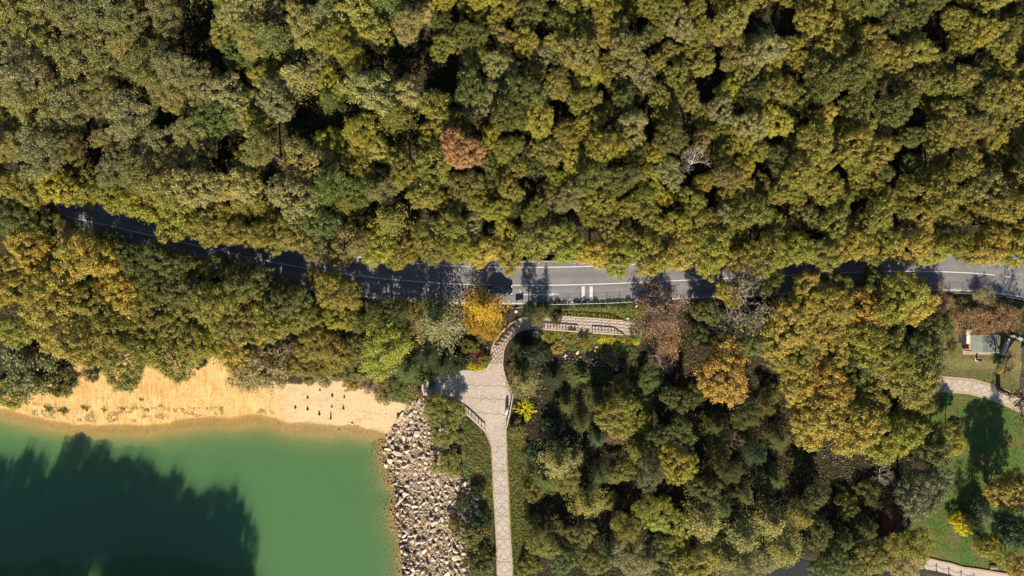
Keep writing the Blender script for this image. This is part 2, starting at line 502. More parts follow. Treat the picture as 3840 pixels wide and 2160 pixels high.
def paint_mat():
    t = NT('road_paint')
    n = t.noise(3.5, 6, .7, t.coord('Object'))
    c = t.ramp(n, [(.28, (.24, .225, .21)), (.42, (.46, .44, .41)), (.7, (.58, .555, .52))])
    return t.done(t.bsdf(c, .7, .3))
M['paint'] = paint_mat()
M['slab'] = simple('brushed_concrete', (.38, .31, .24), .9, .16, .7, .2, .5, .01)
def aggregate_mat():
    t = NT('washed_aggregate')
    v = t.coord('Object')
    n1 = t.noise(.35, 5, .6, v); n2 = t.noise(7, 3, .7, v); n3 = t.noise(2.0, 5, .7, v)
    c = t.ramp(n2, [(.3, (.27, .22, .17)), (.5, (.385, .315, .245)), (.68, (.48, .405, .325))])
    c = t.mix(1.0, c, t.ramp(n1, [(.3, (.85, .83, .8)), (.7, (1.08, 1.06, 1.04))]), 'MULTIPLY')
    c = t.mix(t.ramp(n3, [(.58, (0, 0, 0)), (.72, (.5, .5, .5))]), c, (.2, .15, .10))
    return t.done(t.bsdf(c, .9, .2, n2, .6, .015))
M['aggregate'] = aggregate_mat()
M['border'] = simple('tan_concrete_border', (.33, .24, .155), .9, .15, 1.0, .2, .4, .01)
M['inlay'] = simple('grey_inlay', (.16, .145, .132), .85, .2, 3, .2, 0)
M['brown_tile'] = simple('brown_paver', (.20, .135, .095), .85, .22, 2, .25, .4, .01)
M['pale_tile'] = simple('pale_paver', (.38, .32, .26), .85, .22, 2, .25, .3, .01)
M['wood'] = simple('weathered_wood', (.26, .195, .14), .85, .3, 2.5, .2, .5, .01)
M['palewood'] = simple('pale_rail_wood', (.42, .33, .25), .85, .25, 2.5, .2, .5, .01)
M['darkwood'] = simple('dark_stake_wood', (.055, .038, .026), .9, .4, 4, .15, .6, .02)
M['concrete'] = simple('grey_concrete', (.20, .18, .155), .92, .3, .8, .2, .6, .02)
M['white'] = simple('white_plaster', (.55, .52, .47), .8, .14, 1.5, .25, .2, .005)
M['greenroof'] = simple('grey_green_roof_sheet', (.16, .175, .125), .65, .18, 1.4, .35, .2, .01)
M['mottledroof'] = simple('mottled_roof_sheet', (.12, .125, .10), .8, .55, 2.2, .25, .3, .01)
M['red'] = simple('red_paint', (.16, .04, .03), .6, .25, 2, .35, .2, .005)
M['metal'] = simple('dark_metal', (.05, .05, .05), .5, .2, 4, .5, 0, metal=.6)
M['rust'] = simple('rusty_metal', (.13, .065, .04), .8, .3, 4, .3, .3, .005, .3)
M['wire'] = simple('galvanised_wire', (.22, .22, .22), .5, .1, 4, .5, 0, metal=.7)
M['carpaint'] = simple('dark_car_paint', (.012, .014, .018), .22, .05, 1, .5, 0, coat=.8)
M['glass'] = simple('car_glass', (.012, .016, .018), .06, .05, 1, .7, 0)
M['tyre'] = simple('tyre_rubber', (.015, .015, .015), .9, .2, 8, .2, .3, .005)
M['rim'] = simple('alloy_rim', (.35, .35, .36), .35, .1, 4, .5, 0, metal=.8)
M['lamp'] = simple('headlamp_lens', (.75, .76, .78), .12, .05, 4, .6, 0)
M['redlamp'] = simple('tail_lamp_lens', (.3, .01, .01), .2, .05, 4, .6, 0)
M['thatch'] = simple('dry_reed', (.21, .115, .07), .95, .35, 5, .1, .6, .03)

def water_mat():
    t = NT('lake_water')
    tr = t.n('ShaderNodeBsdfTransparent')
    gl = t.n('ShaderNodeBsdfGlossy'); gl.inputs['Roughness'].default_value = .06
    fr = t.n('ShaderNodeFresnel'); fr.inputs['IOR'].default_value = 1.33
    b = t.n('ShaderNodeBump'); b.inputs['Strength'].default_value = .05; b.inputs['Distance'].default_value = .03
    t.l(t.noise(1.6, 3, .5, t.coord('Object')), b.inputs['Height'])
    t.l(b.outputs[0], gl.inputs['Normal'])
    geo = t.n('ShaderNodeNewGeometry')
    mx = t.n('ShaderNodeMixShader'); t.l(t.math('MULTIPLY', fr.outputs[0], t.math('SUBTRACT', 1.0, geo.outputs['Backfacing'])), mx.inputs[0]); t.l(tr.outputs[0], mx.inputs[1]); t.l(gl.outputs[0], mx.inputs[2])
    t.l(mx.outputs[0], t.out.inputs['Surface'])
    sc = t.n('ShaderNodeVolumeScatter'); sc.inputs['Color'].default_value = (.285, .535, .225, 1); sc.inputs['Density'].default_value = .46
    ab = t.n('ShaderNodeVolumeAbsorption'); ab.inputs['Color'].default_value = (.285, .535, .225, 1); ab.inputs['Density'].default_value = .46
    ad = t.n('ShaderNodeAddShader'); t.l(sc.outputs[0], ad.inputs[0]); t.l(ab.outputs[0], ad.inputs[1])
    t.l(ad.outputs[0], t.out.inputs['Volume'])
    return t.m
M['lake'] = water_mat()
def pond_mat():
    t = NT('pond_water')
    n = t.noise(2, 3, .5, t.coord('Object'))
    return t.done(t.bsdf((.028, .03, .022), .06, .5, n, .05, .03))
M['pond'] = pond_mat()

# ---------------------------------------------------------------- terrain
def build_terrain():
    xs, ys, X, Y, Z = GX, GY, _gx, _gy, GZ
    d = Y - road_y(X)
    Z = np.where(np.abs(d) < 4.6, np.minimum(Z, -.07), Z)
    nx, ny = len(xs), len(ys)
    V = np.c_[X.ravel(), Y.ravel(), Z.ravel()]
    i = np.arange(nx * ny).reshape(ny, nx)
    F = np.c_[i[:-1, :-1].ravel(), i[:-1, 1:].ravel(), i[1:, 1:].ravel(), i[1:, :-1].ravel()]
    m = mesh_np('ground', V, F, M['ground'], True)
    x, y, z = V.T
    SAND = [(-900, 1300), (-60, 1500), (60, 1470), (110, 1440), (250, 1385), (330, 1340), (600, 1310), (760, 1310), (900, 1370), (1010, 1430), (1130, 1440),
            (1180, 1415), (1250, 1400), (1330, 1440), (1400, 1462), (1470, 1500), (1535, 1510), (1500, 1575), (1455, 1640), (1470, 1800), (1500, 2000), (1530, 2300), (-900, 2300)]
    sand = sstep(.5 - sdf(x, y, Wl(SAND, -4.5)) / 2.4)
    dry = sstep((W(1110, 0, -5)[0] - x) / 8)
    RIPG = [(1545, 1490), (1610, 1495), (1650, 1600), (1690, 1700), (1760, 1810), (1790, 1900), (1740, 2000), (1770, 2180), (1480, 2180), (1460, 1900), (1430, 1700), (1460, 1610)]
    sand = np.maximum(sand, .5 * sstep(.5 - sdf(x, y, Wl(RIPG, -4)) / 1.5) * sstep((z - LAKE_Z - .1) / .3))
    LAWN = [(3330, 1340), (3600, 1330), (3760, 1330), (3790, 1400), (4300, 1480), (4300, 2160), (3840, 2190), (3640, 2150), (3440, 2090), (3400, 2000),
            (3450, 1880), (3540, 1800), (3400, 1600)]
    BANK = [(1950, 1140), (2420, 1130), (2420, 1215), (2400, 1300), (2300, 1310), (2220, 1330), (2080, 1300), (2010, 1260), (1990, 1180)]
    DAM = [(1730, 1560), (1845, 1640), (1850, 2300), (1735, 2300), (1750, 1900), (1735, 1750)]
    DAM2 = [(1895, 1590), (1965, 1600), (1985, 1800), (1985, 2300), (1910, 2300)]
    PAV = [(3470, 1180), (3560, 1110), (3700, 1115), (3900, 1145), (3900, 1440), (3770, 1420), (3740, 1345), (3470, 1345)]
    BEACH = [(1380, 1440), (1560, 1440), (1590, 1500), (1520, 1515), (1440, 1500)]
    grass = np.zeros(len(x))
    for poly, zz in ((LAWN, EZ), (BANK, RZ), (DAM, PZ), (DAM2, PZ), (BEACH, -3), (PAV, -1.8)):
        grass = np.maximum(grass, sstep(.5 - sdf(x, y, Wl(poly, zz)) / 1.6))
    col_attr(m, 'zone', np.c_[sand, grass, dry, sstep(.5 - sdf(x, y, Wl([(3440, 1080), (3900, 1130), (3900, 1470), (3790, 1450), (3700, 1425), (3560, 1405), (3440, 1400)], EZ)) / 2.5)])
    o = link(bpy.data.objects.new('ground', m)); tag(o, kind='structure')
    return o
GROUND = build_terrain()

# lake and pond
x0, x1 = W(-1400, 0, LAKE_Z)[0], W(1560, 0, LAKE_Z)[0]
y0, y1 = W(0, 2480, LAKE_Z)[1], W(0, 1450, LAKE_Z)[1]
tag(MB().box((x0, y0, LAKE_Z - 12), (x1, y1, LAKE_Z)).obj('lake_water', M['lake']), kind='structure')
tag(MB().prism([(p[0], p[1]) for p in POND_W + (POND_W - POND_W.mean(0)) * .03], POND_Z - 1.6, POND_Z).obj('pond_water', M['pond']), kind='structure')

# ---------------------------------------------------------------- road with its markings
def offset(line, d):
    T = np.gradient(line, axis=0); T /= np.linalg.norm(T, axis=1, keepdims=True)
    return line + np.c_[-T[:, 1], T[:, 0]] * np.reshape(d, (-1, 1) if hasattr(d, '__len__') else -1)
rx = ROAD[:, 0]
OFF_S = -np.interp(rx, [W(p, 0)[0] for p in (800, 1345, 2075, 2560, 3256, 3703)], [3.95, 3.75, 3.3, 3.35, 3.5, 3.3])
OFF_N = np.interp(rx, [W(p, 0)[0] for p in (800, 1680, 2075, 2300, 3700)], [3.5, 3.4, 3.35, 3.4, 3.5])
def build_road():
    a, b = offset(ROAD, OFF_N + .75), offset(ROAD, OFF_S - .35)
    n = len(ROAD); k = 9
    V, U = [], []
    for j in range(k):
        t = j / (k - 1)
        P = a * (1 - t) + b * t
        V.append(np.c_[P, np.full(n, .0 - .02 * abs(t - .5))]); U.append(np.full((n, 3), t))
    V = np.vstack(V); U = np.vstack(U)
    i = np.arange(k * n).reshape(k, n)
    F = np.c_[i[1:, :-1].ravel(), i[1:, 1:].ravel(), i[:-1, 1:].ravel(), i[:-1, :-1].ravel()]
    m = mesh_np('road', V, F, M['asphalt'])
    col_attr(m, 'across', U)
    r = link(bpy.data.objects.new('road', m)); tag(r, kind='structure')
    zp = .012
    cut = ROAD[:, 0] < W(3738, 0)[0]
    MB().ribbon(ROAD[cut], .19, zp).obj('centre_line', M['paint'], r)
    rest = ROAD[~cut]
    for q in range(0, len(rest) - 1, 3):
        MB().ribbon(np.array([rest[q], rest[q] * .0 + rest[q + 1]]), .18, zp).obj('lane_dash', M['paint'], r)
    MB().ribbon(offset(ROAD, OFF_S), .22, zp).obj('edge_line', M['paint'], r)
    MB().ribbon(offset(ROAD, OFF_N), .2, zp).obj('edge_line', M['paint'], r)
    for c in (2187, 2217):                                  # two bars across the near lane
        p0, p1 = W(c, 1071), W(c, 1128)
        MB().box((p0[0] - .29, p1[1], zp + .001), (p0[0] + .29, p0[1] - .15, zp + .004)).obj('cross_bar', M['paint'], r)
    ar = MB()                                               # lane arrow with a curved arm
    s = [W(px, py) for px, py in ((1962, 1105), (2055, 1104))]
    ar.ribbon(np.array(s), .2, zp)
    ar.add([(*W(2054, 1095), zp), (*W(2054, 1110), zp), (*W(2098, 1103), zp)], [(0, 1, 2)])
    cv = [W(px, py) for px, py in ((1949, 1087), (1950, 1093), (1953, 1099), (1958, 1103), (1964, 1105.2))]
    ar.ribbon(np.array(cv), .16, zp + .001)
    ar.obj('lane_arrow', M['paint'], r)
    return r
ROADO = build_road()

# ---------------------------------------------------------------- plaza, dam path, ramp, steps
def prism_obj(name, pts, z0, z1, mat, parent=None):
    return MB().prism(pts, z0, z1).obj(name, mat, parent)

def shrink(P, k):
    P = np.asarray(P); c = P.mean(0); return c + (P - c) * k

plaza = prism_obj('plaza_paving', Wl(PLAZA, PZ), PZ - .25, PZ, M['aggregate']); tag(plaza, kind='structure')
for row in ([(1735, 1440), (1905, 1446)], [(1728, 1488), (1914, 1497)], [(1770, 1543), (1912, 1554)]):
    (ax, ay), (bx, by) = row
    pts = []
    n = max(2, round((bx - ax) / 33))
    for i in range(n):
        for q in range(8):
            t = q / 8
            pts.append(W(ax + (bx - ax) * (i + t) / n, ay + (by - ay) * (i + t) / n + 5.5 * math.sin(math.pi * t) - 1, PZ))
    MB().ribbon(np.array(pts), .11, PZ + .006).obj('scallop_line', M['inlay'], plaza)
tan = [W(a, b, PZ) for a, b in ((1736, 1541), (1761, 1560), (1816, 1613), (1827, 1633), (1836, 1655), (1841, 1673))]
MB().ribbon(np.array(tan), .34, PZ - .2, .25).obj('kerb', M['border'], plaza)
tan = [W(a, b, PZ) for a, b in ((1899, 1673), (1897, 1640), (1897, 1606))]
MB().ribbon(np.array(tan), .25, PZ - .2, .25).obj('kerb', M['border'], plaza)

def scale_lines(place, w, z):
    """the fish-scale inlay of one slab: two stacked scales; place maps (u across -1..1, v along 0..1)"""
    mb = MB()
    for k in (0, 1):
        v0 = .03 + .49 * k; H = .44
        for s in (-1, 1):
            q = np.linspace(0, 1, 9)
            u = s * (.08 + .74 * (1 - np.sqrt(np.clip(1 - q ** 1.7, 0, 1))) )
            mb.ribbon(np.array([place(a, v0 + H * .64 * b) for a, b in zip(u, q)]), w, z)
        th = np.linspace(-1, 1, 15)
        mb.ribbon(np.array([place(a * .82, v0 + H * (.64 + .36 * math.sqrt(max(0, 1 - a * a)))) for a in th]), w, z + .002)
    return mb

def slab_path(name, L, R, z, cuts=None, flip=False, edge=.3):
    root = prism_obj(name, np.vstack([Wl(L, z), Wl(R, z)[::-1]]), z - .3, z - .03, M['border']); tag(root, kind='structure')
    Lw, Rw = Wl(L, z), Wl(R, z)
    for i in range(len(L) - 1):
        a, b, c, d = Lw[i], Rw[i], Rw[i + 1], Lw[i + 1]
        def pl(u, v, a=a, b=b, c=c, d=d):
            e = (u + 1) / 2
            return (a * (1 - e) + b * e) * (1 - v) + (d * (1 - e) + c * e) * v
        wd = np.linalg.norm(b - a); ln = np.linalg.norm(d - a)
        eu = 1 - 2 * edge / wd; ev = .14 / ln
        quad = [pl(-eu, ev), pl(eu, ev), pl(eu, 1 - ev), pl(-eu, 1 - ev)]
        s = prism_obj('slab', quad, z - .28, z, M['slab'], root)
        f = (lambda u, v, pl=pl, eu=eu: pl(u * eu, 1 - (.05 + .9 * v))) if flip else (lambda u, v, pl=pl, eu=eu: pl(u * eu, .05 + .9 * v))
        scale_lines(f, .08, z + .006).obj('scale_inlay', M['inlay'], s)
    return root
dam = slab_path('dam_path', PATH_L, PATH_R, PZ)
n_ep = 6
def eq_split(U, D, n):
    U, D = np.array(U, float), np.array(D, float)
    def rs(P):
        s = np.r_[0, np.cumsum(np.hypot(*np.diff(P, axis=0).T))]; t = np.linspace(0, s[-1], n + 1)
        return [(np.interp(k, s, P[:, 0]), np.interp(k, s, P[:, 1])) for k in t]
    return rs(U), rs(D)
eu_, ed_ = eq_split(EPATH_U, EPATH_D, n_ep)
slab_path('garden_path', eu_, ed_, EZ, flip=True, edge=.55)
cp = prism_obj('pond_path', Wl(CPATH, EZ), EZ - .9, EZ, M['slab']); tag(cp, kind='structure')
MB().ribbon(Wl(CPATH_U, EZ), .35, EZ - .1, .22).obj('kerb', M['border'], cp)

# ramp with wavy bands
ramp = prism_obj('ramp_path', Wl(RAMP, RZ), RZ - .4, RZ - .03, M['border']); tag(ramp, kind='structure')
ru, rd = np.array(RAMP_U, float), np.array(RAMP_D, float)
cuts = [2004, 2030, 2060, 2090, 2121, 2155, 2186, 2218, 2249, 2283, 2314, 2344, 2390]
for c0, c1 in zip(cuts[:-1], cuts[1:]):
    def rp(u, v, c0=c0, c1=c1):
        x = c0 + 2.5 + (c1 - c0 - 5) * u
        y = np.interp(x, ru[:, 0], ru[:, 1]) + 3 + (np.interp(x, rd[:, 0], rd[:, 1]) - np.interp(x, ru[:, 0], ru[:, 1]) - 6) * v
        return W(x, y, RZ)
    pan = prism_obj('paving_panel', [rp(0, 0), rp(1, 0), rp(1, 1), rp(0, 1)], RZ - .2, RZ, M['brown_tile'], ramp)
    for vb in (.1, .37, .64, .9):
        q = np.linspace(0.02, .98, 13)
        MB().ribbon(np.array([rp(a, vb + .03 * math.sin(a * 2 * math.pi * 2)) for a in q]), .33, RZ + .003, .003).obj('wave_band', M['pale_tile'], pan)

# curved steps with checkered tiles
steps = tag(prism_obj('curved_steps', Wl(ARC, -.9), -1.9, -1.32, M['border']), kind='structure')
ao, ai = eq_split(ARC_OUT, ARC_IN, 13)
for i in range(13):
    t = (i + .5) / 13
    z = PZ + (RZ - PZ) * min(1, t * 1.25) + .0
    q = [W(*ao[i], z), W(*ai[i], z), W(*ai[i + 1], z), W(*ao[i + 1], z)]
    q = [np.array(p) for p in q]
    st = prism_obj('step', q, z - .5, z, M['brown_tile'], steps)
    def pl(u, v, q=q): return (q[0] * (1 - u) + q[1] * u) * (1 - v) + (q[3] * (1 - u) + q[2] * u) * v
    for r_ in range(2):
        for c_ in range(6):
            if (r_ + c_) % 2: continue
            u0, v0 = .06 + c_ * .15, .2 + r_ * .39
            prism_obj('tile', [pl(u0, v0), pl(u0 + .135, v0), pl(u0 + .135, v0 + .36), pl(u0, v0 + .36)], z - .02, z + .006, M['pale_tile'], st)
MB().ribbon(np.array([W(a, b, -.85) for a, b in ao]), .22, [PZ - .3 + (RZ - PZ) * min(1, k / 10.4) for k in range(14)], .42).obj('kerb', M['border'], steps)
MB().ribbon(np.array([W(a, b, -.85) for a, b in ai]), .22, [PZ - .3 + (RZ - PZ) * min(1, k / 10.4) for k in range(14)], .42).obj('kerb', M['border'], steps)

# ---------------------------------------------------------------- railings and fences
def railing(name, label, pts, z, hgt, gap, mat, rail_w=.16, end_drop=False, group=None, mid=False):
    P = [np.array(W(a, b, z + .4)) for a, b in pts]
    root = thing(name, label, 'railing', (P[0][0], P[0][1], z), 0, group)
    o = P[0]
    seg = np.r_[0, np.cumsum([np.linalg.norm(P[i + 1] - P[i]) for i in range(len(P) - 1)])]
    Pa = np.array(P)
    tot = seg[-1]; n = max(1, round(tot / gap))
    for k in range(n + 1):
        t = tot * k / n
        x, y = np.interp(t, seg, Pa[:, 0]), np.interp(t, seg, Pa[:, 1])
        h = hgt * (min(1, (tot - t) / 2.2 + .12) if end_drop else 1)
        MB().box((x - o[0] - .065, y - o[1] - .065, -.25), (x - o[0] + .065, y - o[1] + .065, h), .0).obj('post', mat, root)
    for i in range(len(P) - 1):
        a, b = P[i] - o, P[i + 1] - o
        h1 = hgt * (.12 if end_drop and i == len(P) - 2 else 1)
        MB().ribbon(np.array([a, b]), rail_w, [hgt - .01, h1 - .01], .1).obj('rail', mat, root)
        if mid:
            MB().ribbon(np.array([a, b]), .06, [hgt * .5, h1 * .5], .1).obj('rail', mat, root)
    return root
railing('timber_railing', 'pale timber railing on the garden side of the wave-patterned ramp, ending at the leafy bank', [(2008, 1232), (2090, 1238), (2168, 1244)], RZ, .85, .57, M['palewood'], .2)
railing('timber_railing', 'short timber railing sloping down at the garden-side end of the wave-patterned ramp', [(2222, 1248), (2300, 1253), (2341, 1256)], RZ, .85, .57, M['palewood'], .2, True)
railing('timber_railing', 'timber railing between the wave-patterned ramp and the grassy road bank', [(2095, 1186), (2200, 1192), (2290, 1199), (2336, 1203)], RZ, .85, .57, M['palewood'], .18, True)
railing('timber_railing', 'curved timber railing at the round end of the plaza above the rocks', [(1604, 1414), (1588, 1433), (1584, 1457), (1592, 1482), (1640, 1501), (1700, 1522), (1738, 1543), (1762, 1561), (1818, 1614)], PZ, .82, .85, M['palewood'], .26)
railing('timber_railing', 'straight timber railing beside the white slab on the plaza', [(1925, 1472), (1918, 1515), (1911, 1556), (1899, 1603)], PZ, .82, .9, M['palewood'], .18)

def wire_fence(label, pts, hgt, gap):
    P = np.array([ground(a, b)[:2] for a, b in pts])
    seg = np.r_[0, np.cumsum(np.hypot(*np.diff(P, axis=0).T))]
    z0 = hz(*P[0])
    root = thing('wire_fence', label, 'fence', (P[0][0], P[0][1], z0))
    n = round(seg[-1] / gap); tops = []
    for k in range(n + 1):
        t = seg[-1] * k / n
        x, y = np.interp(t, seg, P[:, 0]), np.interp(t, seg, P[:, 1]); z = hz(x, y)
        MB().tube([(x - P[0][0], y - P[0][1], z - z0 - .3), (x - P[0][0], y - P[0][1], z - z0 + hgt)], .045, 6).obj('post', M['rust'], root)
        tops.append((x - P[0][0], y - P[0][1], z - z0))
    for f in (.25, .6, .95):
        MB().tube([(a, b, c + hgt * f) for a, b, c in tops], .012, 3).obj('wire', M['wire'], root)
wire_fence('thin wire fence on dark posts along the road beside the ramp', [(1985, 1142), (2110, 1141), (2300, 1136), (2420, 1129)], 1.35, 2.45)
wire_fence('thin wire fence on dark posts where the road bends past the pavilion', [(3560, 1098), (3700, 1106), (3812, 1121), (3900, 1140)], 1.35, 2.45)

# low concrete wall along the wood's side of the road, in cast lengths
w = thing('retaining_wall', 'low grey concrete wall along the wooded side of the road', 'wall', (*W(2140, 985), 0))
wl = ROAD[(ROAD[:, 0] > W(1640, 0)[0]) & (ROAD[:, 0] < W(2900, 0)[0])]
wo_ = offset(wl, np.interp(wl[:, 0], rx, OFF_N) + 1.0) - np.array(W(2140, 985))
for i in range(0, len(wo_) - 3, 3):
    seg = wo_[i:i + 4] ; seg = np.vstack([seg[:3], seg[2] * .03 + seg[3] * .97]) if len(seg) == 4 else seg
    MB().ribbon(seg, .3, -.3, .95).obj('wall_length', M['concrete'], w)
    MB().ribbon(seg, .42, .65, .09).obj('coping', M['concrete'], w)

# chain fence at the pond path
chain = thing('chain_fence', 'low chain fence on rusty posts along the pond path', 'fence', (*W(3464, 2130, EZ), EZ))
cps = [W(a, b, EZ) for a, b in ((3420, 2120), (3464, 2131), (3511, 2140), (3558, 2152), (3604, 2165), (3652, 2177))]
ox, oy = W(3464, 2130, EZ)
for x, y in cps:
    pb = MB().tube([(x - ox, y - oy, -.3), (x - ox, y - oy, .85)], .09, 8); pb.tube([(x - ox, y - oy, .85), (x - ox, y - oy, .92)], [.12, .05], 8)
    pb.obj('post', M['rust'], chain)
for (ax, ay), (bx, by) in zip(cps[:-1], cps[1:]):
    pts = [(ax + (bx - ax) * t - ox, ay + (by - ay) * t - oy, .75 - 1.3 * t * (1 - t)) for t in np.linspace(0, 1, 9)]
    MB().tube(pts, .03, 5).obj('chain', M['metal'], chain)

# ---------------------------------------------------------------- plants: prototypes
def leaf_mesh(name, P, N, L, Wd, tint, mat):
    n = len(P)
    N = N / (np.linalg.norm(N, axis=1, keepdims=True) + 1e-9)
    R = rng.normal(size=(n, 3))
    T = np.cross(N, R); T /= np.linalg.norm(T, axis=1, keepdims=True) + 1e-9
    B = np.cross(N, T)
    L = np.reshape(L, (-1, 1)) * np.ones((n, 1)); Wd = np.reshape(Wd, (-1, 1)) * np.ones((n, 1))
    V = np.empty((n, 4, 3))
    V[:, 0] = P - T * L * .5
    V[:, 1] = P + B * Wd * .5 + N * Wd * .12
    V[:, 2] = P + T * L * .5
    V[:, 3] = P - B * Wd * .5 + N * Wd * .12
    F = np.arange(4 * n).reshape(n, 4)
    m = mesh_np(name, V.reshape(-1, 3), F, mat)
    col_attr(m, 'tint', np.repeat(tint, 4, axis=0))
    return m

def unit(n):
    v = rng.normal(size=(n, 3)); return v / np.linalg.norm(v, axis=1, keepdims=True)

def dome_crown(name, npuff, nleaf, leaf, zc, rz, puff=(.2, .34), lumps=5, mat='leaf', droop=0.0, hollow=.35, flat=.8, spread=.55, sep=.13):
    """a crown of leafy clumps; unit radius, centre zc, half-height rz"""
    # lobed outline
    la = rng.uniform(0, 2 * math.pi, lumps); ls = rng.uniform(.12, .3, lumps)
    P, N, T = [], [], []
    C = []
    tries = 0
    while len(C) < npuff and tries < 6000:
        tries += 1
        d = unit(1)[0]; r = rng.uniform(hollow, 1.08) ** .6
        a = math.atan2(d[1], d[0])
        lob = .92 + .19 * math.sin(2 * a + la[0]) + .16 * math.sin(3 * a + la[1]) + .10 * math.sin(5 * a + la[2]) * abs(d[2] - .3)
        c = d * r * np.array([lob * .86, lob * .86, rz * .86]); c[2] += zc
        if c[2] < zc - rz * flat: continue
        if any(np.linalg.norm(c - q) < sep for q in C): continue
        C.append(c)
    per = max(4, nleaf // len(C))
    for c in C:
        pr = rng.uniform(*puff)
        k = int(per * (pr / np.mean(puff)) ** 2)
        d = unit(k)
        d[:, 2] = np.where(d[:, 2] < -.35, -d[:, 2], d[:, 2])
        rr = rng.uniform(.55, 1.0, (k, 1)) * np.where(rng.random((k, 1)) < .13, rng.uniform(1.1, 1.75, (k, 1)), 1)
        p = c + d * rr * pr * np.array([1, 1, .75])
        nn = d * (1 - spread) + unit(k) * spread + np.array([0, 0, .25])
        g = np.clip(rng.normal(.5, .28), 0, 1)
        P.append(p); N.append(nn)
        T.append(np.c_[rng.random(k), np.clip(g + rng.normal(0, .12, k), 0, 1), np.zeros(k)])
    P, N, T = map(np.vstack, (P, N, T))
    n = len(P)
    L = leaf * rng.uniform(.65, 1.35, n)
    return leaf_mesh(name, P, N, L, L * rng.uniform(.55, .8, n), T, M[mat]), C

def trunk_mesh(name, H, top, rad, targets, nl=9, twist=.05):
    mb = MB()
    z = np.linspace(0, top, 6)
    pts = [(twist * math.sin(k * 1.3 + 1) * (k / 5), twist * math.cos(k * 1.7) * (k / 5), -.12 if k == 0 else z[k]) for k in range(6)]
    mb.tube(pts, [rad * (1.35 if k == 0 else 1 - .13 * k) for k in range(6)], 7)
    idx = rng.permutation(len(targets))[:nl]
    for i in idx:
        c = np.array(targets[i]); s = rng.uniform(.45, .95)
        b = np.array([np.interp(s * top, z, [p[0] for p in pts]), np.interp(s * top, z, [p[1] for p in pts]), s * top])
        mid = (b + c) / 2 + np.array([0, 0, .12 * rng.random()])
        mb.tube([b, b * .5 + mid * .5, mid, c], [rad * .5, rad * .38, rad * .27, rad * .08], 5, False)
    return mb.mesh(name, M['bark'], True)

def conifer(name, H, nb, layers, leaf, nper, narrow=1.0, droop=.1, zlow=.18, sprays=9):
    P, N, T = [], [], []
    mb = MB()
    mb.tube([(0, 0, -.1), (0, 0, H * .5), (0, 0, H * .97)], [.055, .04, .008], 6)
    for l in range(layers):
        f = l / (layers - 1)
        z = H * (zlow + (1 - zlow) * .93 * f)
        Lb = narrow * (1 - f) ** .75 * 1.0 + .1
        for b in range(max(4, int(nb * (1 - .45 * f)))):
            a = 2 * math.pi * (b + rng.uniform(-.3, .3)) / max(4, int(nb * (1 - .45 * f))) + l * .7
            ln = Lb * rng.uniform(.72, 1.05)
            dirv = np.array([math.cos(a), math.sin(a), 0])
            g = np.clip(rng.normal(.5, .25), 0, 1)
            up = .16
            tip = np.array([0, 0, z]) + dirv * ln + np.array([0, 0, ln * (up - droop)])
            mb.tube([(0, 0, z), tuple(dirv * ln * .5 + np.array([0, 0, z + ln * .5 * up])), tuple(tip)], [.014, .009, .003], 3, False)
            for s in range(sprays):
                t = (s + 1) / sprays
                c = dirv * ln * t + np.array([0, 0, z + ln * t * (up - droop * t)])
                side = np.array([-dirv[1], dirv[0], 0])
                wd = ln * .30 * (1 - .65 * t) + .03
                k = nper
                off = rng.uniform(-1, 1, (k, 1))
                p = c + side * off * wd + dirv * np.abs(off) * wd * .35 + rng.normal(0, .015, (k, 3)) + np.array([0, 0, 1]) * rng.uniform(-.02, .05, (k, 1))
                P.append(p); N.append(rng.normal(0, .45, (k, 3)) + np.array([0, -.1, .9]))
                T.append(np.c_[rng.random(k), np.clip(g + rng.normal(0, .15, k), 0, 1), np.zeros(k)])
    P, N, T = map(np.vstack, (P, N, T)); n = len(P)
    L = leaf * rng.uniform(.7, 1.4, n)
    return leaf_mesh(name, P, N, L, L * .38, T, M['needle']), mb.mesh(name + '_trunk', M['bark'])

